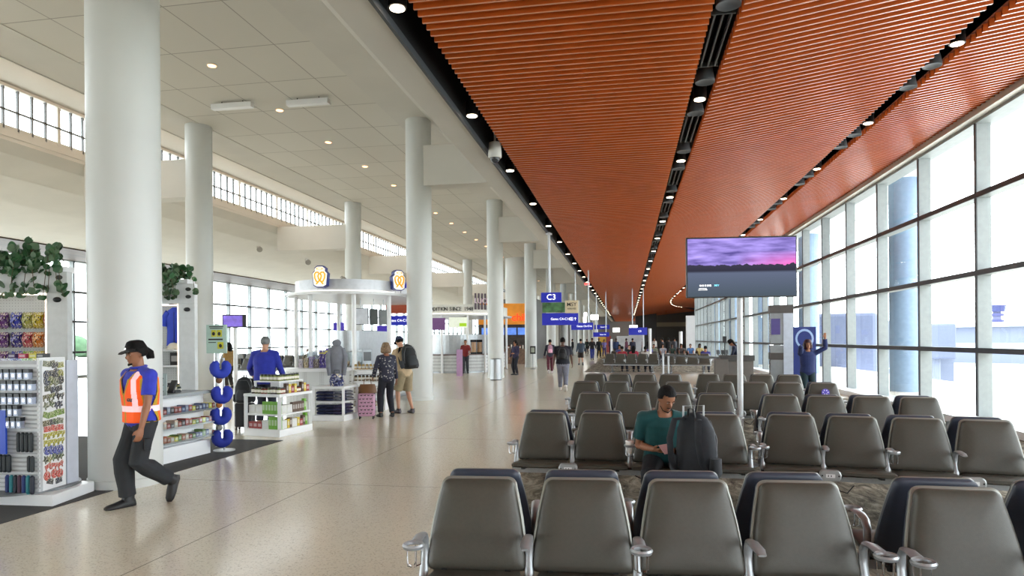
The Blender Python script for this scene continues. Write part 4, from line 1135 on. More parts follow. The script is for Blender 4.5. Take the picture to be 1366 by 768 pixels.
R_ = person('man in a beige t-shirt, khaki shorts and blue cap leaning toward the woman', (p.x, p.y, 0), TH+.75, 1.80, skin='light', top=(196, 172, 138), pants=(150, 136, 108), shorts=True, hair='short', cap=(24, 36, 66), lean=(0, .16), head=(0, -.45), shoes=(60, 50, 56), hands=((-.26, .3, .9), (.3, .25, .85)), feet=((-.12, .1, .09), (.12, -.1, .09)))
q = worldp(R_[0], (0, -.19, 1.02))
backpack('black backpack worn by the man in khaki shorts', q, TH+.75, 1.15, (24, 28, 30), tilt=-.18)
p = G(487, 559)
suitcase('pink cabin suitcase printed with little black dachshunds', (p.x, p.y+.1, 0), TH+.1, (196, 150, 176), (.36, .24, .50), .12, spots=True)
r = root('handbag', (p.x+.02, p.y+.1, .565), TH+.1, 'brown leather handbag resting on the pink dachshund suitcase', 'bag')
MB().loft([(0, 0, 0), (0, 0, .1), (0, 0, .19)], [(.2, .09), (.19, .08), (.16, .05)], side=(1, 0, 0), n=18).build('bag_body', mat('brown_leather', (104, 66, 30), .5), r, True)
MB().tube([(-.08, 0, .18), (-.07, 0, .3), (.07, 0, .3), (.08, 0, .18)], .008, 8).build('handle', mat('brown_leather', (104, 66, 30)), r, True)
# ---- walkers
def stride(s_, a=.28, lift=.16):
    f = ((-.1, a, .085), (.1, -a*.9, lift)) if s_ > 0 else ((-.1, -a*.9, lift), (.1, a, .085))
    t = ((-.05, 1, 0), (.05, .7, -.6)) if s_ > 0 else ((-.05, .7, -.6), (.05, 1, 0))
    h = ((-.3, -.1, .82), (.3, .22, .86)) if s_ > 0 else ((-.3, .22, .86), (.3, -.1, .82))
    return dict(feet=f, toes=t, hands=h)
p = G(751, 522)
R_ = person('heavy-set man in a black t-shirt and grey sweatpants walking away', (p.x, p.y, 0), TH-.12, 1.76, skin='dark', top=(20, 22, 34), pants=(120, 122, 136), hair='short', shoes=(190, 185, 180), girth=1.3, **stride(1, .3, .2))
q = worldp(R_[0], (0, -.22, 1.05)); backpack('small black backpack on the heavy-set man walking away', q, TH-.12, .8, (18, 18, 20), tilt=-.05)
p = G(734, 498)
R_ = person('woman with a pink backpack and burgundy trousers walking away', (p.x, p.y, 0), TH, 1.70, skin='tan', top=(36, 40, 56), sleeve='long', pants=(92, 40, 54), hair='short', shoes=(190, 180, 180), **stride(-1))
q = worldp(R_[0], (0, -.19, 1.06)); backpack('pink backpack on the woman in burgundy trousers', q, TH, .8, (176, 130, 150))
p = G(688, 500)
person('woman in a long dark tunic standing near the notice stand', (p.x, p.y, 0), TH+2.4, 1.66, skin='tan', top=(40, 34, 66), sleeve='long', pants=(26, 26, 36), hair='long', hands=((-.16, .3, 1.1), (.2, .2, .9)))
p = G(775, 487)
person('person in a denim jacket and dark shorts walking away', (p.x, p.y, 0), TH, 1.72, skin='light', top=(60, 72, 86), sleeve='long', pants=(56, 48, 46), shorts=True, hair='short', shoes=(60, 60, 60), jacket=True, vox=.016, **stride(1))
p = G(790, 480)
person('person in a wide dark hat and blue jeans on the far walkway', (p.x, p.y, 0), TOCAM, 1.78, skin='tan', top=(40, 36, 40), sleeve='long', pants=(42, 52, 130), cap=(26, 24, 28), vox=.016, **stride(-1))
p = G(799, 477)
person('person all in black on the far walkway beside the one in jeans', (p.x, p.y, 0), TOCAM, 1.76, skin='dark', top=(22, 22, 28), sleeve='long', pants=(24, 24, 30), vox=.018, **stride(1))
p = G(806, 475)
person('person in a lilac top on the far walkway', (p.x, p.y, 0), TOCAM, 1.64, skin='tan', top=(120, 108, 170), pants=(70, 66, 130), hair='long', vox=.018, **stride(1))
p = G(815, 472)
person('person in a purple jacket standing at the end of the far walkway', (p.x, p.y, 0), TH, 1.74, skin='dark', top=(52, 44, 92), sleeve='long', pants=(28, 26, 44), vox=.018)
p = G(783, 472)
person('person in a dark green coat far down the walkway by the columns', (p.x, p.y, 0), TH, 1.70, skin='tan', top=(34, 46, 40), sleeve='long', pants=(30, 30, 34), vox=.018, **stride(1))
p = G(764, 474)
person('person in a black outfit beside a pillar down the walkway', (p.x, p.y, 0), TH+1.2, 1.72, skin='tan', top=(30, 30, 32), sleeve='long', pants=(40, 38, 38), vox=.018)
# ---- waving woman on the phone
p = D(1077, 470, 16.2)
R_ = person('woman in a blue jacket talking on a phone and waving one arm by the windows', (p.x, p.y, 0), TOCAM-.15, 1.63, skin='tan', top=(24, 38, 86), sleeve='long', jacket=True, pants=(16, 40, 46), hair='bob', haircol=mat('auburn_hair', (58, 26, 36), .6, var=.3, scale=50), hands=((-.40, .15, 1.80), (.145, .03, 1.47)), elbow=((-1, .1, -.6), (.9, .5, -.9)), palm=((0, 1, 0), (-.8, 0, 0)), curl=.35, vox=.011)
q = worldp(R_[0], (.112, .07, 1.6)); tag(MB().box((0, 0, 0), (.012, .07, .14)).build('phone', BLACK, None, bevel=.003, loc=q), 'black phone held to the waving woman\'s ear', 'phone')
# desk attendant
p = D(997, 470, 23.6)
person('long-haired attendant in navy bending over behind the gate desk', (p.x, p.y+1.45, 0), TH+1.2, 1.66, skin='tan', top=(24, 30, 52), sleeve='long', pants=(26, 26, 34), hair='long', lean=(0, .28), head=(0, -.6), hands=((-.2, .5, .95), (.2, .5, .95)), vox=.014)
# seated man in the far bench behind the belt
def seated(label, p, yaw, top, vox=.018, group=None, skin='tan', hair='short', haircol=None, pants=(40, 42, 52)):
    return person(label, p, yaw, 1.72, hips=(0, -.1, .53), lean=(0, -.06), feet=((-.13, .36, .09), (.13, .38, .09)), hands=((-.15, .3, .68), (.15, .3, .68)), knee=((0, .6, 1), (0, .6, 1)), top=top, vox=vox, group=group, skin=skin, hair=hair, haircol=haircol, pants=pants)
def on_bench(B, x, back): return W2(B, x, .5 if back else -.5, 0)
def face_of(B, back): return B.rotation_euler.z + (0 if back else PI)
q = on_bench(B7B, .85, True)
seated('man in a purple-blue shirt seated with his back to the camera, past the belt barrier', (q.x, q.y, 0), face_of(B7B, True), (52, 50, 120))
cols = [((170, 44, 60), 'red'), ((186, 60, 80), 'rose red'), ((200, 196, 190), 'white'), ((60, 66, 120), 'navy blue'), ((34, 34, 38), 'black'), ((90, 84, 150), 'violet'), ((120, 130, 110), 'sage'), ((150, 150, 160), 'pale grey'), ((44, 60, 52), 'bottle green'), ((70, 60, 60), 'brown'), ((80, 120, 170), 'sky blue'), ((190, 170, 110), 'mustard')]
rows_ = []
for (x0, n, yc, lab) in ((820, 5, 41, 'tandem bench full of travellers behind the first far bench'), (872, 6, 44.5, 'tandem bench furthest down the gate, under the crowd')):
    a_ = D(x0, 470, yc); a_.z = 0
    rows_.append((bench(a_, a_+Vector((.6*(n-1), 0, 0)), n, lab, g2, near=False), n))
seats_ = [(B7A, -.6, True), (B7A, 0, True), (B7A, .6, True)] + [(rows_[0][0], x, False) for x in (-.9, -.3, .9)] + [(rows_[1][0], x, False) for x in (-1.5, -.9, -.3, .3, .9, 1.5)]
for i, (B, x, back) in enumerate(seats_):
    q = on_bench(B, x, back); (c_, nm) = cols[i]
    seated('far seated traveller in %s %s' % (nm, 'seen from behind' if back else 'facing the camera'), (q.x, q.y, 0), face_of(B, back), c_, group='seated travellers at the far benches', skin=('tan', 'light', 'dark')[i % 3], hair=('short', 'long')[i % 2], vox=.022)
far = [(844, 52, (40, 40, 60), 'dark slate'), (866, 58, (30, 30, 34), 'charcoal'), (884, 50, (52, 46, 50), 'plum'), (892, 56, (28, 28, 30), 'jet black'), (873, 64, (180, 176, 170), 'cream'), (836, 60, (90, 40, 60), 'wine'), (900, 60, (60, 60, 66), 'smoke grey'), (822, 56, (44, 60, 100), 'denim blue'), (858, 70, (120, 60, 60), 'brick red')]
for i, (px, yc, c_, nm) in enumerate(far):
    p = D(px, 470, yc)
    person('far standing traveller in %s near the grey wall' % nm, (p.x, p.y, 0), (TH, TOCAM, 1.2)[i % 3], 1.74, top=c_, sleeve='long', pants=(36, 36, 44), vox=.022, group='standing travellers in front of the grey wall', skin=('tan', 'dark')[i % 2])
# ================================================================ SHOPS
PEG = mat('pegboard_white', (206, 208, 206), .5, var=.03)
nt = PEG.node_tree; v_ = nd(nt, 'ShaderNodeTexVoronoi', Scale=26.0); v_.inputs['Randomness'].default_value = 0.0
t_ = nd(nt, 'ShaderNodeTexCoord'); nt.links.new(t_.outputs['Object'], v_.inputs['Vector'])
r_ = nt.nodes.new('ShaderNodeValToRGB'); r_.color_ramp.interpolation = 'CONSTANT'; e = r_.color_ramp.elements; e[0].color = L((70, 72, 74)); e[1].position = .22; e[1].color = L((208, 210, 208))
nt.links.new(v_.outputs['Distance'], r_.inputs[0]); nt.links.new(r_.outputs[0], nt.nodes['Principled BSDF'].inputs['Base Color'])
def cm(c, rough=.45, print_=.0):
    "package colour with a printed design"
    nm = 'pack_%d_%d_%d_%d' % (*c, int(print_*10))
    if nm in MATS: return MATS[nm]
    m = mat(nm, c, rough)
    if print_:
        nt = m.node_tree; b = nt.nodes['Principled BSDF']
        t = nd(nt, 'ShaderNodeTexCoord'); v = nd(nt, 'ShaderNodeTexVoronoi', Scale=11.0); nt.links.new(t.outputs['Generated'], v.inputs['Vector'])
        sp = nt.nodes.new('ShaderNodeSeparateColor'); nt.links.new(v.outputs['Color'], sp.inputs[0])
        r = nt.nodes.new('ShaderNodeValToRGB'); r.color_ramp.interpolation = 'CONSTANT'; e = r.color_ramp.elements
        e[0].color = L(c); e[1].position = .55; e[1].color = L(tuple(min(255, int(q*.5+120)) for q in c)); x = e.new(.75); x.color = L(tuple(int(q*.35) for q in c)); x = e.new(.88); x.color = L((225, 215, 190))
        nt.links.new(sp.outputs[0], r.inputs[0]); nt.links.new(r.outputs[0], b.inputs['Base Color'])
    return m
SP = {}
def bag_me(c):
    if ('bag', c) not in SP:
        b = MB(); n = 14
        rows = [(0, .5, .004), (.04, .5, .008), (.15, .47, .05), (.5, .46, .075), (.85, .47, .05), (.96, .5, .008), (1, .5, .004)]; vs = []
        for z, w, t in rows:
            for k in range(n):
                a = 2*PI*k/n; vs.append((w*math.copysign(abs(math.cos(a))**.6, math.cos(a)), t*2*math.sin(a), z))
        b.add(vs, [(i*n+k, i*n+(k+1) % n, (i+1)*n+(k+1) % n, (i+1)*n+k) for i in range(len(rows)-1) for k in range(n)] + [tuple(range(n)), tuple((len(rows)-1)*n+k for k in range(n))])
        SP[('bag', c)] = b.mesh('snack_bag', cm(c, .3, .5), True)
    return SP[('bag', c)]
def box_me(c, pr=.5):
    if ('box', c) not in SP:
        b = MB().bb(-.5, .5, -.5, .5, 0, 1); b.mat(1).bb(-.38, .38, -.51, -.5, .3, .75)
        SP[('box', c)] = b.mesh('carton', [cm(c, .5), cm(tuple(min(255, int(q*.4+130)) for q in c), .5)])
    return SP[('box', c)]
def jar_me(c, lid=(40, 40, 40)):
    if ('jar', c, lid) not in SP:
        b = MB().lathe([(.46, 0), (.5, .04), (.5, .72), (.42, .8)], n=16); b.mat(1).lathe([(.43, .8), (.44, 1), (.02, 1)], n=16); b.mat(2).lathe([(.505, .2), (.505, .6)], n=16, cap=False)
        SP[('jar', c, lid)] = b.mesh('jar', [cm(c, .2), cm(lid), cm((225, 220, 205), .5)], True)
    return SP[('jar', c, lid)]
def item(me, name, loc, size, rz, label, cat, group):
    o = put(me, name, None, loc, (0, 0, rz), size); return tag(o, label, cat, group)
# ---- 1: revolving magnet and accessory rack
A, B, C_ = G(-52, 652, .14), G(54, 656, .14), G(88, 645.5, .14)
E = G(105, 641, .14)
gb = root('revolving_rack', ((B+C_)/2).to_tuple()[:2]+(0,), 0, 'white revolving rack with slatted face and magnet board on a square base', 'display rack')
o_ = gb.location
def rel(p, z=None): return Vector((p.x-o_.x, p.y-o_.y, p.z if z is None else z))
b1, b2, b3 = G(-60, 672), G(70, 676), G(126, 655)
b4 = b3+(b1-b2)
MB().prism([tuple(rel(q))[:2] for q in (b1, b2, b3, b4)], .0, .12).build('base_plinth', GLOSSW, gb, bevel=.008)
ctr = (b1+b2+b3+b4)/4
MB().cyl(rel(ctr, .12), .5, .02, 40).build('turntable', GREYM, gb, True)
z1_ = 1.55
u = (A-B).normalized(); nrm = Vector((-u.y, u.x, 0)); nrm = nrm if nrm.y < 0 else -nrm
def wallpiece(P, Q, z0, z1, th, m, name):
    d = (Q-P).normalized(); nn = Vector((-d.y, d.x, 0))*th
    return MB().prism([tuple(rel(q))[:2] for q in (P, Q, Q+nn, P+nn)], z0, z1).build(name, m, gb)
side = (E-C_).normalized()
wallpiece(B, A, .14, z1_-.03, -.03, PEG if False else mat('slatwall_grey', (176, 178, 180), .5), 'slatwall_panel')
sl = MB()
for k in range(30):
    z = .16+k*.045
    sl.bar(rel(B+nrm*.008, z), rel(A+nrm*.008, z), .012, .026)
sl.build('slatwall_ridges', mat('slatwall_ridge', (208, 210, 212), .4), gb)
wallpiece(C_, B, .14, z1_, -.03, GLOSSW, 'magnet_board')
wallpiece(E, C_+side*.02, .14, z1_-.04, -.03, mat('rack_side_grey', (188, 192, 204), .4), 'side_panel')
MB().prism([tuple(rel(q))[:2] for q in (A, B, C_, C_+(A-B))], z1_-.03, z1_-.01).build('top_shelf', CLEAR, gb)
# magnets
mu = (C_-B); mn = Vector((mu.y, -mu.x, 0)).normalized()
if mn.x < 0 and mn.y > 0: mn = -mn
random.seed(5)
mrot = math.atan2(mu.y, mu.x)
palette = [(60, 62, 40), (110, 118, 60), (50, 50, 52), (150, 150, 80), (84, 100, 60), (120, 124, 100), (44, 48, 66), (96, 90, 60)]
mshape = {}
def mag_me(kind, c):
    if (kind, c) not in mshape:
        b = MB()
        if kind == 0: b.bb(-.5, .5, -.006, 0, -.3, .3)
        elif kind == 1: b.loft([(0, -.006, 0), (0, 0, 0)], [.5, .5], n=18)
        elif kind == 2:
            pts = [(math.cos(PI*k/5-PI/2)*(.5 if k % 2 == 0 else .25), math.sin(PI*k/5-PI/2)*(.5 if k % 2 == 0 else .25)) for k in range(10)]
            b.add([(x, -.006, z) for x, z in pts]+[(x, 0, z) for x, z in pts], [tuple(range(10)), tuple(range(19, 9, -1))]+[(k, (k+1) % 10, 10+(k+1) % 10, 10+k) for k in range(10)])
        else:
            b.bar((-.45, -.003, .1), (.4, -.003, .2), .4, .006, (0, 1, 0)); b.bb(-.4, -.28, -.006, 0, -.35, .1); b.bb(.2, .32, -.006, 0, -.3, .15); b.bb(.3, .5, -.006, 0, .1, .42)
        mshape[(kind, c)] = b.mesh('souvenir_magnet', cm(c, .3, .5))
    return mshape[(kind, c)]
rowsM = [(486, 4, 0, 'first row from the top'), (499, 4, 1, 'second row'), (508, 4, 1, 'third row'), (520, 3, 0, 'fourth row'), (531, 4, 3, 'fifth row'), (541, 4, 2, 'sixth row'), (554, 5, 0, 'green row'), (565, 4, 0, 'row of small plaques'), (574, 3, 0, 'row with red plaques'), (584, 4, 3, 'upper row of yellow animals'), (593, 4, 3, 'lower row of yellow animals'), (603, 4, 1, 'row of round blue magnets'), (614, 5, 2, 'row of dark crosses'), (626, 3, 3, 'clustered dark row'), (637, 3, 1, 'row of red magnets'), (645, 2, 0, 'bottom row')]
for (py, n_, kd, lab) in rowsM:
    z = 1.7-(py-457.5)/127.0
    for k in range(n_):
        f = .14+.74*(k+.5)/n_+random.uniform(-.03, .03)
        q = B+mu*f+mn*.003
        c = (200, 80, 70) if 'red' in lab else (60, 70, 150) if 'blue' in lab else (176, 170, 40) if 'yellow' in lab else (110, 140, 50) if 'green' in lab else random.choice(palette)
        o = put(mag_me(kd, c), 'souvenir_magnet', None, (q.x, q.y, z+random.uniform(-.012, .012)), (random.uniform(-.05, .05), random.uniform(-.3, .3), mrot), (.092, 1, .1))
        tag(o, 'small souvenir magnet in the %s of the white magnet board' % lab, 'magnet', 'magnets in the %s' % lab)
# hanging packets on the slatted face
hook = MB().tube([(0, .04, 0), (0, -.05, 0), (0, -.055, .01)], .003, 6).mesh('peg_hook', CHROME)
pk = MB(); pk.mat(0).bb(-.5, .5, -.45, .45, -.35, 0); pk.mat(1).bb(-.46, .46, -.4, .4, -1, -.35); pk.mat(2).bb(-.2, .2, -.41, -.4, -.8, -.5)
pk1 = pk.mesh('sunglass_pack', [mat('pack_black', (26, 28, 32), .4), mat('pack_silver', (150, 158, 176), .3, .3), TXTW])
pk2 = MB().loft([(0, 0, 0), (0, 0, -.1), (0, 0, -.9), (0, 0, -1)], [(.3, .1), (.5, .4), (.48, .4), (.4, .2)], side=(1, 0, 0), n=10).mesh('hanging_pouch', mat('pouch_dark', (34, 40, 44), .45), True)
pkc = [MB().loft([(0, 0, 0), (0, 0, -.1), (0, 0, -.9), (0, 0, -1)], [(.3, .1), (.5, .4), (.48, .4), (.4, .2)], side=(1, 0, 0), n=10).mesh('hanging_pouch', mat('pouch_%d' % i, c, .45), True) for i, c in enumerate(((36, 52, 110), (40, 120, 130), (30, 34, 48), (70, 40, 60)))]
PX = (B-A).length/106.0
rowsP = [(492, 6, 52, 8, 11, pk1, 'top row'), (507, 2, 50, 8, 11, pk1, 'second row'), (524, 2, 52, 8, 12, pk1, 'third row'), (540, 4, 31, 7, 12, pk1, 'fourth row'), (556, 8, 40, 7, 12, pk1, 'fifth row'), (576, 29, 51, 5, 22, pk2, 'row of dark pouches at middle height'), (606, 0, 20, 5, 20, pk2, 'lower row near the base'), (607, 43, 50, 4, 18, pk2, 'lower row near the magnet board'), (633, 14, 50, 5, 21, None, 'bottom row of coloured pouches')]
frot = math.atan2(-u.y, -u.x)
for (py, x0, x1, w, h, me_, lab) in rowsP:
    x = x0+w/2; k = 0
    while x <= x1:
        q = B+u*((54-x)*PX)+nrm*.05
        z = 1.7-(py-458)/127.0
        m_ = me_ or pkc[k % 4]
        o = put(m_, m_.name.split('.')[0], None, (q.x, q.y, z), (0, 0, frot), (w*PX*.85, .06, h*PX))
        tag(o, '%s in the %s of the slatted rack' % ('black and silver glasses pack' if m_ is pk1 else 'small travel pouch', lab), 'packet', 'packets in the %s' % lab)
        x += w*1.08; k += 1
q = B+u*(48*PX)+nrm*.07; z = 1.7-(605-458)/127
tag(put(MB().bb(-.13, .13, -.01, .01, 0, .46).build('blue_folder', mat('folder_blue', (24, 70, 190), .35)).data, 'blue_folder', None, (q.x-.02, q.y, z), (0, 0, frot)), 'large bright blue folder hanging at the left edge of the slatted rack', 'folder')
bpy.data.objects.remove(bpy.data.objects['blue_folder']) if 'blue_folder' in bpy.data.objects and bpy.data.objects['blue_folder'].get('label') is None else None
pn = rel(B)
for i, xx in enumerate((8, 22, 36, 46)):
    q = B+u*((54-xx)*PX)-nrm*.12
    item(box_me(((60, 40, 90), (180, 60, 90), (200, 190, 60), (40, 40, 44))[i], .5), 'small_carton', (q.x, q.y, z1_-.008), (.09, .08, .05), frot, ('small purple', 'small pink', 'small yellow', 'flat black')[i]+' carton lying on top of the revolving rack', 'carton', None)

# ---- 2: tall shelf units with planter tops
def tall_unit(px_r, pxp, hy0, hy1, yc, wl_, label, hz):
    k = yc/F; p = D(px_r, 450, yc)
    r = root('shelf_tower', (p.x, p.y, 0), TH, label, 'shelf unit')
    Z = lambda py: 1.7+(HY+.0078*(CX-px_r)-py)*k
    zt, zh = Z(hy0), Z(hy1); pw = (px_r-pxp)*k
    MB().bb(-pw, 0, 0, .1, 0, zh).build('pillar', mat('unit_grey', (214, 216, 216), .45), r, bevel=.006)
    MB().bb(-wl_, -wl_+pw, 0, .1, 0, zh).build('pillar', mat('unit_grey', (214, 216, 216), .45), r, bevel=.006)
    MB().bb(-wl_, 0, 0, .1, zh, zt).build('header', mat('unit_grey', (214, 216, 216), .45), r, bevel=.006)
    MB().bb(-wl_+pw, -pw, .3, .34, 0, zh).bb(-pw-.01, -pw, .1, .34, 0, zh).bb(-wl_+pw, -wl_+pw+.01, .1, .34, 0, zh).build('back_panel', PEG, r)
    MB().bb(-wl_+pw, -pw-.01, .0, .03, zh-.03, zh-.01).bb(-pw-.014, -pw, -.004, .03, .9, zh).build('shelf_light', mat('shelf_light', (255, 225, 205), emit=1.3, ecol=(255, 236, 215)), r)
    h = MB()
    for a in (.35, .72):
        for c in (.06, .06+.0): h.loft([(-.1, -.004, zh+(zt-zh)*a), (-.1, .002, zh+(zt-zh)*a)], [(.045, .03), (.045, .03)], side=(1, 0, 0), n=18)
    h.build('round_cutout', mat('cutout_dark', (70, 74, 70), .3), r)
    MB().ell((-pw*.45, -.01, zh-.09), (.05, .04, .035)).build('camera_dome', BLACK, r, True)
    return r, k, Z, pw, zh, zt
def plant(label, loc, w, n, drop, seed):
    random.seed(seed)
    r = root('trailing_plant', loc, TH, label, 'plant')
    MB().bb(-w/2, w/2, -.12, .12, 0, .07).build('planter_box', GLOSSW, r)
    leaf = [(-.0, 0), (.3, .12), (.48, .35), (.42, .62), (.2, .85), (0, .95), (-.2, .85), (-.42, .62), (-.48, .35), (-.3, .12)]
    b = MB(); st = MB()
    for s_ in range(n):
        x0 = random.uniform(-w/2, w/2); dx = random.uniform(-.3, .3); up = random.uniform(.05, .32); dy = random.uniform(-.3, -.05)
        pts = []
        for t in range(9):
            f = t/8; pts.append(Vector((x0+dx*f, dy*min(1, f*2.2), .05+up*math.sin(PI*min(f*1.1, 1))-drop*random.uniform(.8, 1.1)*f*f*(1 if s_ % 3 else .2))))
        st.tube(pts, .004, 5)
        for p in pts[1:]:
            for q in range(2):
                sc_ = random.uniform(.07, .12); M = Matrix.Translation(p) @ Euler((random.uniform(.6, 2.2), random.uniform(-.7, .7), random.uniform(-1.2, 1.2))).to_matrix().to_4x4() @ Matrix.Scale(sc_, 4)
                b.mat(q % 2).add([M @ Vector((x, y, .12*abs(x)+random.uniform(-.02, .02))) for x, y in leaf], [tuple(range(10))])
    o = b.build('leaves', [mat('leaf_green', (40, 84, 46), .4, var=.3, scale=5), mat('leaf_grey_green', (84, 110, 78), .45, var=.3, scale=5)], r); sdm = o.modifiers.new('t', 'SOLIDIFY'); sdm.thickness = .002
    st.build('stems', mat('stem_brown', (90, 76, 54), .7), r, True)
    return r
r, k, Z, pw, zh, zt = tall_unit(90, 62, 362, 390, 8.3, 1.6, 'tall white shelf tower of candy bags beside the revolving rack', 0)
U1 = r
def at_unit(U, k, px, pxr, y, z): return U.matrix_basis @ Vector(((px-pxr)*k, y, z))
U1.matrix_basis
bagc = [[(40, 50, 160), (150, 150, 60), (180, 160, 20), (120, 28, 30)], [(46, 36, 120), (170, 60, 70), (196, 110, 30), (150, 90, 80)], [(50, 60, 170), (120, 180, 30), (200, 180, 20), (104, 30, 34)]]
names = [['blue', 'khaki', 'yellow', 'dark red'], ['indigo', 'pink', 'orange', 'brown'], ['royal blue', 'lime', 'bright yellow', 'maroon']]
for ri, (ya, yb) in enumerate(((415, 437), (442, 463), (468, 491))):
    for ci, (xa, xb) in enumerate(((-2, 12), (14, 27), (28, 42), (43, 61))):
        loc = at_unit(U1, k, (xa+xb)/2, 90, .22, Z(yb))
        item(bag_me(bagc[ri][ci]), 'candy_bag', loc, ((xb-xa)*k*1.02, .5, (yb-ya)*k), TH, '%s candy bag in the %s row of the shelf tower' % (names[ri][ci], ('top', 'middle', 'bottom')[ri]), 'candy bag', 'candy bags hanging in the shelf tower')
    for ci in range(2):
        loc = at_unit(U1, k, -14-ci*16, 90, .22, Z(yb))
        item(bag_me(((90, 40, 110), (50, 110, 60))[ci]), 'candy_bag', loc, (15*k, .5, (yb-ya)*k), TH, '%s candy bag in the %s row at the tower\'s far end' % (('purple', 'green')[ci], ('top', 'middle', 'bottom')[ri]), 'candy bag', 'candy bags hanging in the shelf tower')
plant('large trailing plant with round leaves on the candy shelf tower', at_unit(U1, k, 35, 90, .1, zt), .95, 26, .38, 3)
r, k2, Z2, pw, zh2, zt2 = tall_unit(260, 238, 378, 405, 10.4, 1.5, 'tall white shelf tower holding a blue shirt, behind the checkout counter', 0)
U2 = r
plant('trailing plant on top of the blue shirt shelf tower', at_unit(U2, k2, 226, 260, .1, zt2), .6, 18, .3, 9)
def shelf(U, k, px0, px1, pxr, z, m=GLOSSW): return MB().bb((px0-pxr)*k, (px1-pxr)*k, .03, .3, z-.025, z).build('shelf', m, U)
for py in (466, 487): shelf(U2, k2, 160, 238, 260, Z2(py))
for py in (494, 520): shelf(U1, k, -40, 62, 90, Z(py))
loc = at_unit(U2, k2, 226, 260, .2, Z2(466))
t = root('hanging_shirt', loc, TH, 'royal blue short-sleeved sports shirt displayed in the shelf tower', 'shirt')
BL = mat('shirt_blue', (44, 70, 190), .7)
MB().loft([(0, 0, .06), (0, 0, .3), (0, 0, .5), (0, 0, .62), (0, 0, .68)], [(.15, .05), (.14, .055), (.16, .06), (.14, .05), (.05, .04)], side=(1, 0, 0), n=16).build('shirt_body', BL, t, True)
for s_ in (-1, 1): MB().loft([(s_*.11, 0, .6), (s_*.18, 0, .5), (s_*.2, 0, .38)], [.06, .055, .06], n=10).build('sleeve', BL, t, True)
MB().bb(-.002, .002, -.062, -.05, .1, .6).build('button_placket', DARK, t)
def cap_obj(loc, c, label, rz=0):
    r = root('baseball_cap', loc, rz, label, 'cap'); m = mat('capc_%d_%d_%d' % c, c, .8)
    MB().lathe([(.09, 0), (.092, .03), (.08, .07), (.05, .1), (.01, .112)], n=20).build('crown', m, r, True)
    MB().loft([(0, -.06, .01), (0, -.11, .015), (0, -.15, .008), (0, -.175, 0)], [(.08, .005), (.078, .005), (.06, .005), (.03, .004)], side=(1, 0, 0), n=12).build('brim', m, r, True)
cap_obj(at_unit(U2, k2, 228, 260, .16, Z2(466)+.72), (44, 34, 70), 'dark purple baseball cap above the blue shirt', TH)
cap_obj(at_unit(U2, k2, 226, 260, .12, Z2(466)), (210, 205, 190), 'cream baseball cap on the shelf under the blue shirt', TH)
item(box_me((38, 36, 38)), 'souvenir_box', at_unit(U2, k2, 229, 260, .15, Z2(487)), (.16, .1, .2), TH, 'black souvenir box on the lower shelf under the cream cap', 'box', None)
# green cloth-covered bin and table between rack and column
q = G(112, 636)
tag(MB().bb(-.14, .14, -.14, .14, 0, .62).build('olive_crate', mat('olive_crate', (92, 98, 30), .7), None, bevel=.01, loc=(q.x, q.y+.5, 0)), 'olive green crate on the floor beside the near column', 'crate')
q2 = (q.x, q.y+.5)
for i, (z, s_, c, nm) in enumerate(((.62, (.24, .2, .16), (206, 204, 196), 'white folded cloth'), (.8, (.22, .2, .14), (60, 50, 120), 'purple folded cloth'), (.96, (.2, .2, .15), (40, 40, 52), 'dark folded cloth'), (1.13, (.18, .18, .18), (110, 66, 90), 'plum folded cloth'))):
    r = root('folded_cloth', (q2[0], q2[1], z), 0, '%s in the pile on the olive crate' % nm, 'cloth')
    MB().bb(-s_[0]/2, s_[0]/2, -s_[1]/2, s_[1]/2, 0, s_[2]).build('fabric', mat('fold_%d' % i, c, .9), r, bevel=.03)

# ---- 3: checkout counter
P0, P1 = G(196, 625.5), G(281, 604)
ang = math.atan2((P1-P0).y, (P1-P0).x); LC = (P1-P0).length
ct = root('checkout_counter', (P0.x, P0.y, 0), ang, 'white checkout counter with three tilted candy trays facing the walkway', 'counter')
ds = 1 if True else -1   # +y local points into the shop
MB().bb(-.1, LC, .12, .65, .0, .92).bb(-.1, LC, 0, .12, .0, .22).build('counter_body', GLOSSW, ct, bevel=.006)
MB().bb(-.12, LC+.02, -.02, .68, .92, .965).build('counter_top', mat('counter_top_grey', (146, 152, 154), .25), ct, bevel=.004)
for ti, z in enumerate((.28, .48, .68)):
    MB().bb(-.1, LC+.06, -.1, .14, z, z+.02).build('candy_tray', GLOSSW, ct)
    MB().bb(-.1, LC+.06, -.105, -.1, z, z+.1).bb(LC+.055, LC+.06, -.1, .12, z, z+.1).build('tray_glass', CLEAR, ct)
    random.seed(20+ti); x = -.1; n_ = 0
    while x < LC:
        c = random.choice([(150, 60, 50), (90, 120, 60), (120, 120, 140), (190, 170, 150), (70, 80, 120), (200, 190, 60), (60, 50, 50), (160, 90, 60)])
        loc = ct.matrix_basis @ Vector((x, -.01, z+.022))
        Mz = Matrix.Translation((P0.x, P0.y, 0)) @ Matrix.Rotation(ang, 4, 'Z'); loc = Mz @ Vector((x, .01, z+.022))
        item(box_me(c), 'candy_pack', loc, (.06, .15, random.uniform(.05, .1)), ang, 'small candy pack in the %s counter tray' % ('lowest', 'middle', 'topmost')[ti], 'candy', 'candy packs in the %s counter tray' % ('lowest', 'middle', 'topmost')[ti])
        x += .072; n_ += 1
Mz = Matrix.Translation((P0.x, P0.y, 0)) @ Matrix.Rotation(ang, 4, 'Z')
def onc(x, y, z=.965): return Mz @ Vector((x, y, z))
r = root('cash_register', onc(.3, .35), TH+.3, 'black touchscreen cash register on the checkout counter', 'register')
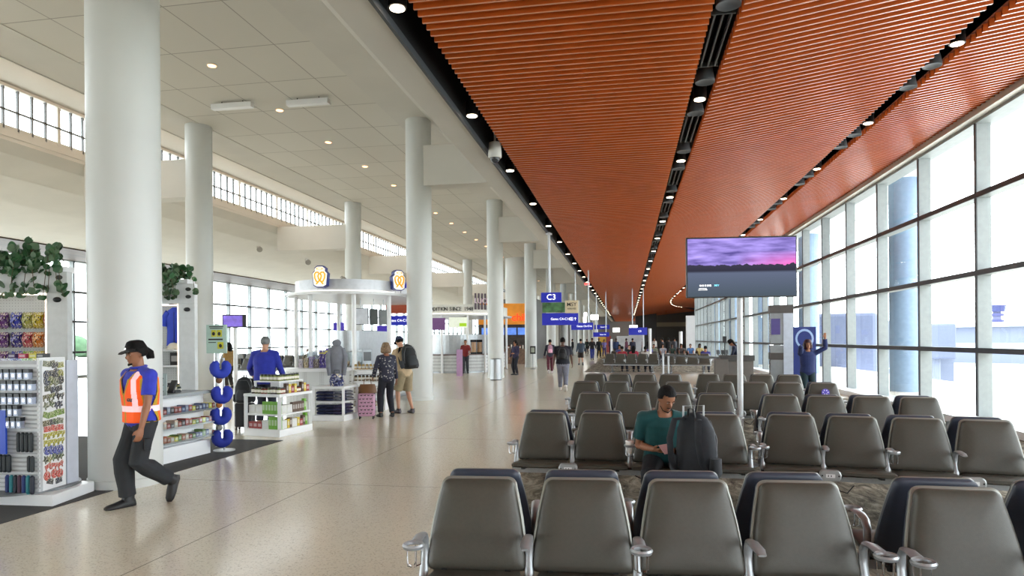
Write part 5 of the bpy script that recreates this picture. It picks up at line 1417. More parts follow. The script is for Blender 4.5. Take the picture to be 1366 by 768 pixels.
MB().box((0, 0, .04), (.3, .3, .08)).build('base', BLACK, r, bevel=.01); MB().box((0, -.02, .24), (.36, .03, .26), rx=-.35).build('screen', BLACK, r, bevel=.008); MB().cyl((0, .05, .06), .03, .16, 10).build('neck', BLACK, r)
r = root('card_terminal', onc(.72, .2), TH-.2, 'small black card terminal leaning on the checkout counter', 'terminal')
MB().box((0, 0, .09), (.1, .03, .2), rx=-.5).build('keypad', BLACK, r, bevel=.008); MB().box((0, .05, .02), (.1, .12, .04)).build('base', BLACK, r)
r = root('counter_notice', onc(.28, .06), TH, 'white printed notice in a clear stand on the checkout counter', 'notice')
MB().bb(-.12, .12, -.004, .004, .0, .3).build('paper', mat('paper_grey', (206, 214, 212), .6), r)
for k_ in range(5): MB().bb(-.08, .08-.02*(k_ % 2), -.006, -.004, .05+.045*k_, .06+.045*k_).build('text_line', DKT, r)
MB().bb(-.13, .13, -.007, -.0055, -.0, .31).build('clear_sleeve', CLEAR, r)
random.seed(4)
for i in range(9):
    loc = onc(.5+.06*i, .28+random.uniform(-.1, .15))
    item(jar_me(random.choice([(60, 60, 66), (90, 90, 96), (40, 60, 50), (120, 116, 60)]), (30, 30, 30)), 'trinket_jar', loc, (.06, .06, random.uniform(.07, .16)), 0, 'dark trinket jar crowded behind the card terminal', 'jar', 'trinket jars on the checkout counter')
# poster on a pole behind the counter
p = D(289, 470, 10.6); k = 10.6/F
r = root('poster_stand', (p.x, p.y, 0), TH, 'pale green poster board with yellow pictures on a white pole', 'poster')
MB().cyl((0, .02, 0), .035, 2.0, 14).build('pole', GLOSSW, r, True)
zz = lambda py: 1.7+(456-py)*k
MB().bb(-13*k, 14*k, -.02, .01, zz(471), zz(433)).build('board', mat('poster_green', (176, 202, 190), .5), r, bevel=.004)
for (a, b_, c, d_, m_) in ((-6, 0, 440, 449, 'y'), (1, 8, 440, 449, 'y'), (-10, 9, 451.5, 453.5, 'k'), (2, 10, 456, 465, 'y'), (-10, 0, 456, 457, 'k'), (-9, 10, 435, 436.2, 'k'), (-8, 9, 437.2, 438.2, 'k')):
    MB().bb(a*k, b_*k, -.024, -.02, zz(d_), zz(c)).build('poster_print', mat('poster_yellow', (206, 200, 60), .5) if m_ == 'y' else DKT, r)
for (a, c) in ((-3, 445), (4.5, 445), (6, 461)): MB().ell((a*k, -.026, zz(c)), (.025, .004, .03)).build('poster_figure', DKT, r)
# neck pillows on a rack at the counter end
q = G(293, 603)
nr = root('pillow_rack', (q.x, q.y+.12, 0), TH, 'slim silver rack carrying blue neck pillows at the counter end', 'rack')
MB().cyl((0, 0, 0), .16, .02, 20).cyl((0, 0, 0), .015, 1.45, 10).build('post', ALU, nr, True)
def neck_pillow(loc, rz, c, label):
    r = root('neck_pillow', loc, rz, label, 'pillow', 'blue neck pillows on the silver rack')
    pts = [(.11*math.cos(a), 0, .11*math.sin(a)) for a in [PI*(.35)+PI*1.3*j/12*-1+PI*.8 for j in range(13)]]
    pts = [(.085*math.cos(a), .0, .095*math.sin(a)) for a in [math.radians(-250+320*j/13) for j in range(14)]]
    MB().loft(pts, [.03, .06]+[.073]*10+[.06, .03], n=12).build('cushion', mat('pillow_%d' % c[2], c, .8), r, True)
for i, (py, c, lab) in enumerate(((490, (40, 60, 170), 'topmost'), (523, (34, 50, 160), 'second from the top'), (551, (30, 48, 150), 'third from the top'), (580, (28, 44, 140), 'lowest'))):
    z = 1.7-(py-456)/85.0
    neck_pillow((q.x+.04+(.02*(i % 2)), q.y-.02, z), TH+.5, c, 'blue neck pillow hanging %s on the silver rack' % lab)
for i, py in enumerate((506, 538, 568)):
    z = 1.7-(py-456)/85.0
    r = root('plush_toy', (q.x+.02, q.y-.03, z), TH, ('small brown', 'small orange', 'small grey')[i]+' plush toy hung between the blue neck pillows', 'toy')
    m = mat('plush_%d' % i, ((120, 84, 60), (190, 120, 60), (140, 140, 136))[i], .95)
    MB().ell((0, 0, 0), (.05, .04, .05)).build('body', m, r, True); MB().ell((0, -.02, .06), (.035, .03, .032)).build('head', m, r, True)
    for s_ in (-1, 1): MB().ell((s_*.028, -.01, .09), (.014, .008, .014)).build('ear', m, r, True)

# ---- 4: boxed goods island
def island(pl, pc, pr_, ztop, label, zs, post=.03):
    base_z = .13
    a = pl+(pr_-pc)*.9; poly = [pl, pc, pr_, pr_+(pl-pc)*.9]
    c = sum(poly, Vector((0, 0, 0)))/4; r = root('display_island', (c.x, c.y, 0), 0, label, 'display')
    P = [(q.x-c.x, q.y-c.y) for q in poly]
    MB().prism(P, 0, base_z).build('plinth', GLOSSW, r, bevel=.006)
    P2 = [(x*.96, y*.96) for x, y in P]
    for z in zs: MB().prism(P2, z-.03, z).build('shelf', GLOSSW, r, bevel=.004)
    MB().prism(P, ztop-.05, ztop).build('top', GLOSSW, r, bevel=.006)
    for x, y in P2: MB().box((x*.97, y*.97, (base_z+ztop-.05)/2), (.06, .06, ztop-.05-base_z), rz=.4).build('post', GLOSSW, r)
    return r, c, poly
pl, pc, pr_ = G(325, 580.5), G(373, 583.5), G(417, 573.5)
r, ic_, ipoly = island(pl, pc, pr_, .76, 'white two-sided island of boxed and jarred local foods in the walkway', (.4,))
def face_items(P, Q, z, inset, specs, lab, group, y=0):
    d = (Q-P); Ln = d.length; d.normalize(); nn = Vector((-d.y, d.x, 0)); 
    if nn.y < 0: nn = -nn
    x = .07
    i = 0; rz = math.atan2(d.y, d.x)
    while x < Ln-.07:
        kind, c, w, h, nm = specs[i % len(specs)]
        loc = P+d*(x+w/2)+nn*(inset+w/2); loc.z = z
        me_ = jar_me(c) if kind == 'jar' else box_me(c)
        item(me_, 'food_jar' if kind == 'jar' else 'food_box', loc, (w*.92, w*.92, h), rz, '%s %s' % (nm, lab), 'food jar' if kind == 'jar' else 'food box', group)
        x += w; i += 1
GRN = ('box', (110, 170, 50), .065, .22, 'lime green food box'); RED_ = ('box', (150, 50, 50), .1, .12, 'red food box'); WHT = ('box', (214, 214, 208), .16, .15, 'white carton'); BRN = ('box', (90, 66, 50), .07, .18, 'brown coffee box'); JG = ('jar', (90, 96, 40), .075, .12, 'olive jar'); JR = ('jar', (130, 60, 36), .075, .11, 'red pepper jar'); JD = ('jar', (60, 46, 36), .07, .13, 'dark jar'); YL = ('box', (206, 180, 50), .07, .16, 'yellow food box'); GJ = ('jar', (120, 130, 60), .08, .12, 'green jar')
face_items(pl, pc, .40, .05, [WHT, WHT, GRN, GRN, GRN, GRN, GRN, GRN], 'on the upper shelf of the food island, corner side', 'boxes on the upper island shelf, corner side')
face_items(pl, pc, .13, .05, [RED_, RED_, RED_, WHT, GRN, GRN, GRN, GRN], 'on the bottom of the food island, corner side', 'boxes on the bottom of the island, corner side')
face_items(pc, pr_, .40, .05, [GRN, WHT, WHT, BRN, BRN, BRN, BRN, BRN], 'on the upper shelf of the food island, walkway side', 'boxes on the upper island shelf, walkway side')
face_items(pc, pr_, .13, .05, [GRN, WHT, YL, BRN, WHT, YL, RED_, BRN], 'on the bottom of the food island, walkway side', 'boxes on the bottom of the island, walkway side')
# stepped riser on top
cc = ic_
rr = root('stepped_riser', (cc.x, cc.y, .76), 0, 'white stepped riser standing on top of the food island', 'riser')
PR = [((q.x-cc.x)*.72, (q.y-cc.y)*.72) for q in ipoly]
MB().prism(PR, .20, .225).build('upper_shelf', GLOSSW, rr, bevel=.004)
MB().prism([(x*.35, y*.35) for x, y in PR], 0, .2).build('core', GLOSSW, rr)
for x, y in PR: MB().box((x*.93, y*.93, .1), (.035, .035, .2)).build('post', GLOSSW, rr)
sc2 = [cc+(q-cc)*.9 for q in ipoly]; sc3 = [cc+(q-cc)*.66 for q in ipoly]
face_items(sc2[0], sc2[1], .76, .01, [JD, JG, JG, JR, JR, JG, JD], 'on the middle tier of the food island, corner side', 'jars on the middle tier, corner side')
face_items(sc2[1], sc2[2], .76, .01, [JR, JR, BRN, YL, RED_, YL], 'on the middle tier of the food island, walkway side', 'goods on the middle tier, walkway side')
face_items(sc3[0], sc3[1], .985, .0, [GJ, GJ, GJ], 'on the top tier of the food island, corner side', 'green jars on the top tier, corner side')
face_items(sc3[1], sc3[2], .985, .0, [GJ, JG, GJ], 'on the top tier of the food island, walkway side', 'green jars on the top tier, walkway side')
# ---- 5: clothing display
pl, pc, pr_ = G(416, 561.5), G(459, 562), G(478, 557)
r, c5, poly5 = island(pl, pc, pr_, .74, 'white clothing table with navy garments on two shelves', (.42,))
def folded(P, Q, z, n_, c, lab, grp):
    d = Q-P; rz = math.atan2(d.y, d.x); nn = Vector((-d.y, d.x, 0)).normalized(); nn = nn if nn.y > 0 else -nn
    for i in range(n_):
        for j in range(3):
            loc = P+d*((i+.5)/n_*.86+.07)+nn*.2; 
            o = put(SP['fold_'+str(c)], 'folded_shirt', None, (loc.x, loc.y, z+j*.07), (0, 0, rz+random.uniform(-.08, .08)), (d.length/n_*.8, .26, .068))
            tag(o, lab, 'folded shirt', grp)
for c in ((28, 34, 70), (70, 60, 96), (140, 140, 150)):
    b = MB(); b.loft([(-.5, 0, .5), (-.46, 0, .5), (.46, 0, .5), (.5, 0, .5)], [(.45, .35), (.5, .48), (.5, .48), (.45, .35)], side=(0, 1, 0), n=12)
    SP['fold_'+str(c)] = b.mesh('folded_shirt', mat('foldc_%d_%d_%d' % c, c, .9, var=.2), True)
folded(pl, pc, .42, 3, (28, 34, 70), 'navy folded shirt on the upper shelf of the clothing table', 'navy shirts on the upper shelf')
folded(pl, pc, .13, 3, (28, 34, 70), 'navy folded shirt on the bottom of the clothing table', 'navy shirts on the bottom')
folded(pc, pr_, .42, 1, (140, 140, 150), 'grey folded shirt on the upper shelf of the clothing table, kiosk side', 'grey shirts')
folded(pc, pr_, .13, 1, (70, 60, 96), 'purple folded shirt on the bottom of the clothing table, kiosk side', 'purple shirts')
p = D(424, 500, 15.0)
r = root('curved_display_counter', (p.x, p.y, 0), TH, 'curved white perforated counter behind the clothing table', 'counter')
MB().lathe([(.72, 0), (.72, 1.02)], n=48, cap=True).xf(Matrix.Diagonal((1, .5, 1, 1))).build('drum', PEG, r, True)
MB().lathe([(.78, 1.02), (.78, 1.09), (.02, 1.095)], n=48).xf(Matrix.Diagonal((1, .54, 1, 1))).build('rim', GLOSSW, r)
k = 15/F
for i, px in enumerate((402, 409, 416, 422)):
    q = D(px, 470, 14.9)
    o = root('candy_bin', (q.x, q.y, 1.095), TH, ('clear bin of pale sweets, outermost on the curved counter', 'clear bin of gold sweets on the curved counter', 'clear bin of lilac sweets on the curved counter', 'clear bin of brown sweets beside the purple banner box')[i], 'candy bin')
    MB().bb(-.055, .055, -.08, .08, 0, .36).build('bin', CLEAR, o)
    MB().bb(-.05, .05, -.07, .07, .005, .2+.03*(i % 3)).build('sweets', cm(((196, 180, 190), (176, 150, 110), (150, 130, 180), (110, 90, 80))[i], .5, .6), o)
for i, (px, w, h, c, lab) in enumerate(((431, .15, .40, (70, 50, 140), 'tall purple box with yellow trim on the curved counter'), (440, .16, .44, (80, 56, 150), 'larger purple box standing beside the tall purple box'), (448, .12, .30, (120, 110, 60), 'olive snack box at the end of the curved counter'))):
    q = D(px, 470, 14.95); r = root('gift_box', (q.x, q.y, 1.095), TH, lab, 'box')
    MB().bb(-w/2, w/2, -.06, .06, 0, h).build('box_body', cm(c, .5, .4), r); MB().bb(-w/2-.004, w/2+.004, -.064, .064, h*.8, h*.88).build('trim_band', mat('gift_trim', (200, 190, 90)), r)
    if i == 1: text(r, 'lettering', '20', .12, (0, -.065, h*.35), (PI/2, 0, 0), mat('gold_text', (210, 200, 90)))
q = G(456, 560)
r = root('hoodie_on_stand', (c5.x+.02, c5.y, .74), TH+.2, 'grey zipped hoodie hanging on a stand above the clothing table', 'hoodie')
HG = mat('hoodie_grey', (120, 122, 130), .95, var=.12)
MB().cyl((0, 0, 0), .012, .9, 8).cyl((0, 0, 0), .12, .015, 18).build('stand', ALU, r, True)
MB().loft([(0, 0, .25), (0, 0, .4), (0, 0, .65), (0, 0, .82), (0, 0, .9)], [(.16, .09), (.15, .09), (.165, .085), (.13, .07), (.05, .05)], side=(1, 0, 0), n=16).build('hoodie_body', HG, r, True)
for s_ in (-1, 1): MB().loft([(s_*.12, 0, .8), (s_*.18, -.02, .62), (s_*.17, -.05, .4), (s_*.15, -.05, .22)], [.05, .055, .05, .04], n=10).build('sleeve', HG, r, True)
MB().ell((0, -.02, .92), (.1, .09, .08)).build('hood', HG, r, True)
r = root('patterned_tote', (c5.x+.12, c5.y-.22, .74), TH, 'navy and white patterned tote bag at the corner of the clothing table', 'bag')
MB().loft([(0, 0, 0), (0, 0, .12), (0, 0, .26)], [(.14, .09), (.16, .1), (.12, .04)], side=(1, 0, 0), n=14).build('tote_body', cm((40, 46, 96), .7, .6), r, True)
MB().tube([(-.06, 0, .24), (-.05, 0, .34), (.05, 0, .34), (.06, 0, .24)], .007, 6).build('handle', BLACK, r, True)

# ---- 6: food kiosks with round canopies
def stadium(cx_, y0, y1, r_, n=20):
    return [(cx_+r_*math.cos(PI+PI*i/n), y0+r_*math.sin(PI+PI*i/n)) for i in range(n+1)] + [(cx_+r_*math.cos(PI*i/n), y1+r_*math.sin(PI*i/n)) for i in range(n+1)]
def ringwall(b, o_, i_, z0, z1):
    n = len(o_); vs = [(x, y, z) for z in (z0, z1) for lp in (o_, i_) for x, y in lp]
    f = []
    for k_ in range(n):
        j = (k_+1) % n
        f += [(k_, j, 2*n+j, 2*n+k_), (n+j, n+k_, 3*n+k_, 3*n+j), (2*n+k_, 2*n+j, 3*n+j, 3*n+k_), (j, k_, n+k_, n+j)]
    return b.add(vs, f)
def kiosk(cx_, y0, y1, R0, zc_, label, posts, panelcol, fas=.34, fm=None):
    r = root('food_kiosk', (cx_, (y0+y1)/2, 0), 0, label, 'kiosk'); h = (y1-y0)/2
    s0 = lambda rr_: stadium(0, -h, h, rr_)
    MB().prism(s0(R0), zc_, zc_+.05).prism(s0(R0-.04), zc_-.03, zc_).build('canopy', GLOSSW, r)
    MB().prism(s0(R0-.28), zc_+.05, zc_+.05+fas).build('fascia_band', fm or mat('fascia_silver', (190, 192, 196), .35, .2), r, True).modifiers.new('e', 'EDGE_SPLIT')
    MB().prism(s0(R0-.25), zc_+.05, zc_+.085).build('fascia_light', mat('fascia_glow', (255, 240, 220), emit=1.5), r)
    for a in posts:
        x, y = (R0-.3)*math.cos(a), -h+(R0-.3)*math.sin(a)
        MB().cyl((x, y, 0), .06, zc_, 14).build('post', GLOSSW, r, True)
    for sx_ in (-1, 1): MB().cyl((sx_*(R0-.3), h, 0), .06, zc_, 14).build('post', GLOSSW, r, True)
    ringwall(MB(), s0(R0-.42), s0(R0-.8), .1, .92).build('counter_base', panelcol, r)
    b = MB()
    for z in (.25, .42, .59, .76): ringwall(b, s0(R0-.415), s0(R0-.43), z, z+.015)
    b.build('panel_groove', DARK, r)
    ringwall(MB(), s0(R0-.36), s0(R0-.85), .92, .97).build('counter_top', mat('dark_counter_edge', (92, 66, 60), .3), r)
    ringwall(MB(), s0(R0-.5), s0(R0-.75), .0, .1).build('kick_plate', ALU, r)
    for a in [math.radians(q) for q in range(150, 31, -20)]:
        pass
    MB().prism(s0(max(.3, R0-1.4)), .0, 2.0).build('back_cabinet', mat('kiosk_steel', (186, 190, 192), .3, .3), r)
    return r
K1 = kiosk(-8.05, 18.1, 20.6, 1.75, 3.0, 'round-ended pretzel stand with silver canopy between two columns', [math.radians(q) for q in (205, 250, 300, 345)], mat('kiosk_white', (206, 208, 208), .4))
YEL, ORG = mat('pretzel_yellow', (240, 176, 30), .4, emit=.25, ecol=(255, 180, 20)), mat('logo_edge', (200, 120, 20), .5)
def pretzel(loc, rz, label, sz):
    r = root('pretzel_sign', loc, rz, label, 'sign'); s = sz
    pts = []
    out = [(-.42, -.5), (-.46, -.1), (-.5, .25), (-.34, .42), (-.36, .58), (-.18, .72), (.18, .72), (.36, .58), (.34, .42), (.5, .25), (.46, -.1), (.42, -.5), (.2, -.62), (-.2, -.62)]
    def pl(y0, y1, k_, m_, nm):
        n = len(out); vs = [(x*k_*s, y0, z*k_*s) for x, z in out]+[(x*k_*s, y1, z*k_*s) for x, z in out]
        return MB().add(vs, [tuple(range(n)), tuple(range(2*n-1, n-1, -1))]+[(i, (i+1) % n, n+(i+1) % n, n+i) for i in range(n)]).build(nm, m_, r)
    pl(-.02, .14, 1.1, mat('logo_blue', (36, 50, 130), .4), 'sign_case'); pl(-.03, -.02, 1.0, mat('logo_white', (246, 246, 242), .4, emit=.35), 'sign_face')
    q = []
    for i in range(25):
        t = -1.25*PI+ (2.5*PI)*i/24
        q.append((.40*s*math.sin(t)*(1-.12*math.cos(t)) if False else 0, 0, 0))
    L1 = [(-.22, -.44), (-.1, -.3), (.02, -.14), (.12, .02), (.14, .2), (.1, .33), (.2, .38), (.33, .3)]
    L1 = [(-.24, -.46), (-.1, -.3), (.06, -.12), (.12, .08), (.04, .26), (.12, .34), (.26, .34), (.36, .2), (.34, -.05), (.24, -.26), (.12, -.32)]
    b = MB()
    for m_ in (-1, 1): b.loft([(x*m_*s, -.045, z*s) for x, z in L1], [.052*s]*11, n=8)
    b.build('pretzel_emblem', YEL, r, True)
    MB().torus((0, 0, 0), .2*s, .035*s, M=Matrix.Diagonal((1, .35, 1))).xf(Matrix.Translation((0, -.05, .57*s)) @ Matrix.Rotation(PI/2, 4, 'X')).build('halo', YEL, r, True)
    for x in (-.2, .2): MB().bb(x*s-.01, x*s+.01, .02, .04, -.85*s, -.5*s).build('bracket', ALU, r)
    return r
pretzel((-8.12, 16.48, 3.42), math.radians(4), 'yellow pretzel and halo sign at the near end of the silver canopy', .40)
pretzel((-6.40, 17.85, 3.40), math.radians(50), 'yellow pretzel and halo sign beside the couple\'s column', .40)
LB = mat('letter_blue', (40, 50, 190), .4, emit=.3)
r = root('letter_sign', (-6.3, 18.42, 3.36), math.radians(60), 'blue letter A on the canopy beside the column', 'sign'); text(r, 'lettering', 'A', .42, (0, 0, 0), (PI/2, 0, 0), LB, .04)
r = root('letter_sign', D(400, 384, 19.3), TH-1.0, 'blue letters on the far end of the silver canopy', 'sign'); text(r, 'lettering', "E'S", .34, (0, 0, 0), (PI/2, 0, 0), LB, .04)
# menu screens under the canopy
MS = mat('menu_screen', (150, 156, 160), .25, emit=.25, ecol=(190, 196, 200), var=.25, scale=3)
for (x0, x1, py0, py1, yc, c, lab) in ((470, 492, 411, 433, 19.2, (176, 180, 184), 'white menu screen under the pretzel canopy'), (493, 504, 412, 433, 19.3, (70, 76, 76), 'dark menu screen in the middle of the pretzel canopy'), (505, 518, 413, 433, 19.4, (120, 126, 126), 'grey menu screen at the column end of the pretzel canopy')):
    p = D((x0+x1)/2, (py0+py1)/2, yc); k = yc/F
    r = root('menu_screen', p, TH-.1, lab, 'screen', 'menu screens under the pretzel canopy')
    MB().bb(-(x1-x0)*k/2, (x1-x0)*k/2, -.03, .03, -(py1-py0)*k/2, (py1-py0)*k/2).build('bezel', BLACK, r, bevel=.005)
    MB().bb(-(x1-x0)*k/2+.015, (x1-x0)*k/2-.015, -.034, -.03, -(py1-py0)*k/2+.015, (py1-py0)*k/2-.015).build('display', mat('disp_%d' % c[0], c, .2, emit=.3, ecol=c, var=.2, scale=4), r)
    MB().cyl((0, 0, (py1-py0)*k/2), .012, .3, 8).build('hanger', ALU, r)
def sgn(px0, px1, py0, py1, yc, c, lab, txt=None, cat='sign', hang=True, nm='hanging_screen', tc=None, em=.35, rz=0):
    p = D((px0+px1)/2, (py0+py1)/2, yc); k = yc/F; w, h = (px1-px0)*k/2, (py1-py0)*k/2
    r = root(nm, p, TH+rz, lab, cat)
    MB().bb(-w, w, -.04, .04, -h, h).build('panel', mat('pan_%d_%d_%d' % c, c, .4, emit=em, ecol=c), r, bevel=.005)
    if hang:
        for x in (-.6*w, .6*w): MB().cyl((x, 0, h), .015, .4, 8).build('hanger', ALU, r)
    if txt: text(r, 'lettering', txt, h*.75, (0, -.045, 0), (PI/2, 0, 0), tc or TXTW)
    return r
sgn(517, 546, 421, 434, 25, (30, 38, 150), 'blue Gates C4-C16 sign seen beyond the pretzel stand', 'Gates C4-C16')
sgn(515, 546, 405, 418, 24, (130, 60, 40), 'food picture board in red and orange beyond the pretzel stand')
sgn(445, 459, 430, 441, 26, (60, 44, 150), 'purple flight screen beyond the pretzel stand', None, 'screen')
sgn(503, 519, 434, 442, 26, (60, 44, 150), 'purple flight screen beside the serving hatch', None, 'screen')
p = D(313, 428, 16); k = 16/F
r = root('screen_on_pole', (p.x, p.y, 0), TH+.1, 'purple picture screen on a tall white pole by the far windows', 'screen')
MB().cyl((0, .05, 0), .05, p.z, 14).build('pole', GLOSSW, r, True)
MB().bb(-15*k, 15*k, -.06, .03, p.z-9*k, p.z+8.5*k).build('bezel', DARK, r, bevel=.01); MB().bb(-13.5*k, 11*k, -.066, -.06, p.z-7.5*k, p.z+7*k).build('display', mat('disp_purple', (120, 100, 190), .3, emit=.4, ecol=(130, 110, 210), var=.5, scale=5), r)
# food cases, jars and boxes on the pretzel stand's near end
random.seed(11)
def kpt(cx_, y0, rr_, deg, z): a = math.radians(deg); return Vector((cx_+rr_*math.cos(a), y0+rr_*math.sin(a), z))
for i, deg in enumerate((262, 276, 290, 304)):
    q = kpt(-8.05, 18.1, 1.14, deg, .97); a = math.radians(deg)+PI/2
    r = root('food_case', q, a, ('glass food case nearest the hoodie on the pretzel stand', 'second glass food case from the hoodie', 'third glass food case from the hoodie', 'glass food case nearest the couple')[i], 'food case', 'glass cases on the pretzel stand')
    MB().bb(-.13, .13, -.14, .14, .04, .42).build('glass_case', CLEAR, r); MB().bb(-.13, .13, -.14, .14, 0, .04).bb(-.135, .135, -.145, .145, .42, .45).build('case_frame', ALU, r)
    for j in range(3):
        item(bag_me(((180, 140, 90), (200, 170, 120), (150, 110, 70))[j]), 'bakery_item', q+Vector((math.cos(a)*(-.08+.08*j), math.sin(a)*(-.08+.08*j), .05)), (.06, .3, .12), a, 'baked snack inside a glass case on the pretzel stand', 'snack', 'baked snacks in the glass cases')
q = D(491, 500, 16.0)
r = root('sauce_shelf', (q.x, q.y, 0), TH-.1, 'white three-tier shelf of sauces in front of the pretzel stand', 'shelf')
MB().bb(-.42, .42, 0, .3, 0, .1).build('plinth', GLOSSW, r)
for z in (.42, .72, 1.0): MB().bb(-.42, .42, 0, .3, z-.03, z).build('shelf', GLOSSW, r)
for x in (-.4, .4): MB().bb(x-.02, x+.02, 0, .3, .1, 1.0).build('side', GLOSSW, r)
Mr = r.matrix_basis.copy(); Mr = Matrix.Translation((q.x, q.y, 0)) @ Matrix.Rotation(TH-.1, 4, 'Z')
for j, (z, c, nm, h) in enumerate(((.1, (150, 120, 60), 'amber', .15), (.42, (90, 60, 40), 'dark brown', .15), (.72, (100, 80, 50), 'brown', .14), (1.0, (196, 166, 110), 'pale', .13))):
    for i in range(8):
        item(jar_me(c, ((40, 40, 40), (160, 130, 60))[j % 2]), 'sauce_jar', Mr @ Vector((-.34+.095*i, .1, z)), (.075, .075, h), 0, '%s sauce jar on the %s level of the white sauce shelf' % (nm, ('lowest', 'second', 'third', 'top')[j]), 'sauce jar', 'sauce jars on the %s level' % ('lowest', 'second', 'third', 'top')[j])
# second kiosk
K2 = kiosk(-9.3, 35.0, 37.5, 2.7, 3.0, 'round-ended hot dog stand with cream canopy lettering', [math.radians(q) for q in (230, 268, 300, 325, 345)], mat('kiosk_white', (206, 208, 208), .4), .5, mat('fascia_cream', (232, 230, 222), .5))
def arc_text(r, s, cx_, cy_, rad, deg0, dstep, z, size, m, nm='lettering'):
    vs = MB()
    for i, ch_ in enumerate(s):
        if ch_ == ' ': continue
        a = math.radians(deg0+dstep*i)
        cu = bpy.data.curves.new('t', 'FONT'); cu.body = ch_; cu.size = size; cu.extrude = .004; cu.align_x = 'CENTER'; cu.resolution_u = 3; cu.offset = size*.008
        t = bpy.data.objects.new('t', cu); COL.objects.link(t); dg = bpy.context.evaluated_depsgraph_get()
        me = bpy.data.meshes.new_from_object(t.evaluated_get(dg)); bpy.data.objects.remove(t); bpy.data.curves.remove(cu)
        M = Matrix.Translation((cx_+rad*math.cos(a), cy_+rad*math.sin(a), z)) @ Matrix.Rotation(a+PI/2, 4, 'Z') @ Matrix.Rotation(PI/2, 4, 'X')
        vs.add([M @ v.co for v in me.vertices], [tuple(p_.vertices) for p_ in me.polygons]); bpy.data.meshes.remove(me)
    return vs.build(nm, m, r)
arc_text(K2, 'TRADITION SINCE 1948', 0, -1.25, 2.46, 250.4, 2.9, 3.22, .27, DKT)
lk = root('letter_sign', (-7.33, 33.35, 3.7), math.radians(46), 'upright LUCKY letter sign on dark bars above the hot dog stand', 'sign')
for i in range(6): MB().bb(-.55+.2*i, -.55+.2*i+.09, -.03, .03, -.42, .42).build('bar', mat('lucky_bar', (66, 40, 56), .5), lk)
text(lk, 'lettering', 'LUCKY', .38, (0, -.05, .02), (PI/2, 0, 0), mat('lucky_letter', (225, 200, 215)), .02)
for (x0, x1, y0, y1, c, lab) in ((577, 594, 424, 440, (90, 60, 100), 'purple menu screen in the hot dog stand'), (599, 623, 423, 437, (200, 205, 190), 'white and green menu screen in the hot dog stand')):
    sgn(x0, x1, y0, y1, 33.6, c, lab, None, 'screen', False, 'menu_screen', em=.5)
k = 33.5/F
p = D(618, 433, 33.5); tag(MB().box((0, 0, 0), (.36, .02, .16)).build('menu_highlight', mat('menu_green', (150, 190, 30), emit=.4), None, loc=p-Vector((0, .07, 0))), 'lime green offer strip on the white menu screen', 'menu strip').rotation_euler = (0, 0, TH)
p = D(621, 470, 33.6)
person('attendant in a dark red shirt serving inside the hot dog stand', (p.x, p.y, 0), TOCAM, 1.72, skin='tan', top=(120, 30, 30), vox=.016, hands=((-.2, .28, 1.0), (.2, .3, 1.0)))
sgn(609, 617, 466, 501.5, 31.0, (176, 140, 176), 'pink standing poster board in front of the hot dog stand', None, 'poster', False, 'poster_board', em=.05)
for i, px in enumerate((634, 645)):
    q = kpt(-9.3, 35, 2.08, (-48, -38)[i], .97)
    r = root('drink_dispenser', (q.x, q.y, .97), TH, ('black-framed drink dispenser nearer the attendant', 'black-framed drink dispenser nearer the column')[i], 'dispenser')
    MB().bb(-.16, .16, -.14, .14, 0, .1).build('base', BLACK, r); MB().bb(-.16, .16, -.14, .14, .62, .75).build('cap', BLACK, r); MB().cyl((0, 0, .1), .13, .52, 18).build('tank', mat('tank_amber', (170, 130, 90), .2), r, True)
    for s_ in (-1, 1): MB().bb(s_*.15-.01, s_*.15+.01, -.02, .02, .1, .62).build('upright', BLACK, r)
# ---- restaurant front with orange sign
p = D(684, 430, 46); k = 46/F
rf = root('restaurant_front', (p.x, p.y, 0), TH, 'restaurant front with orange chili sign behind the columns', 'shopfront')
MB().bb(-2.4, .9, 0, .3, 2.78, 4.25).build('orange_fascia', mat('orange_fascia', (196, 128, 40), .5, emit=.25, ecol=(220, 130, 30), var=.3, scale=1), rf)
text(rf, 'lettering', "chili's", .74, (.72, -.03, 3.25), (PI/2, 0, 0), mat('chili_red', (235, 60, 30), emit=.9), .03)
MB().bb(-2.4, 1.3, .3, .5, 0, 2.78).build('dark_interior', mat('restaurant_dark', (60, 50, 44), .6, var=.6, scale=3), rf)
for i in range(4): MB().bb(-2.2+i*.85, -1.45+i*.85, .2, .28, 2.05, 2.55).build('menu_screen', mat('menu_blue', (60, 90, 160), .3, emit=.7, ecol=(90, 130, 210), var=.5, scale=4), rf)
MB().bb(-2.3, 1.2, -.3, .3, 0, 1.05).build('bar_counter', mat('bar_wood', (110, 84, 66), .5, var=.3), rf)
random.seed(3)
for i in range(16):
    q = Matrix.Translation((p.x, p.y, 0)) @ Matrix.Rotation(TH, 4, 'Z') @ Vector((-2.1+.2*i, -.1, 1.05))
    item(jar_me(((190, 160, 90), (150, 60, 40), (210, 200, 190), (90, 110, 60))[i % 4]), 'bar_bottle', q, (.09, .09, random.uniform(.25, .4)), 0, 'bottle standing on the restaurant bar under the orange sign', 'bottle', 'bottles on the restaurant bar')
q = D(694, 400, 51)
tag(MB().cyl((0, 0, 4.35), 1.15, 3.65, 36).build('column_drum', COLM, None, True, loc=(q.x, q.y, 0)), 'wide white drum above the orange sign', 'drum', kind='structure')
q = D(724, 440, 56)
sf = struct('wall_shopfront', MB().bb(-12, -7.6, q.y, q.y+14, 0, 5.2), mat('shopfront_grey', (112, 114, 114), .4, var=.2, scale=.6))
for i in range(5):
    MB().bb(-11.8, -7.62, q.y-.04, q.y, .2+i*1.0, .24+i*1.0).build('panel_joint', DARK, sf)
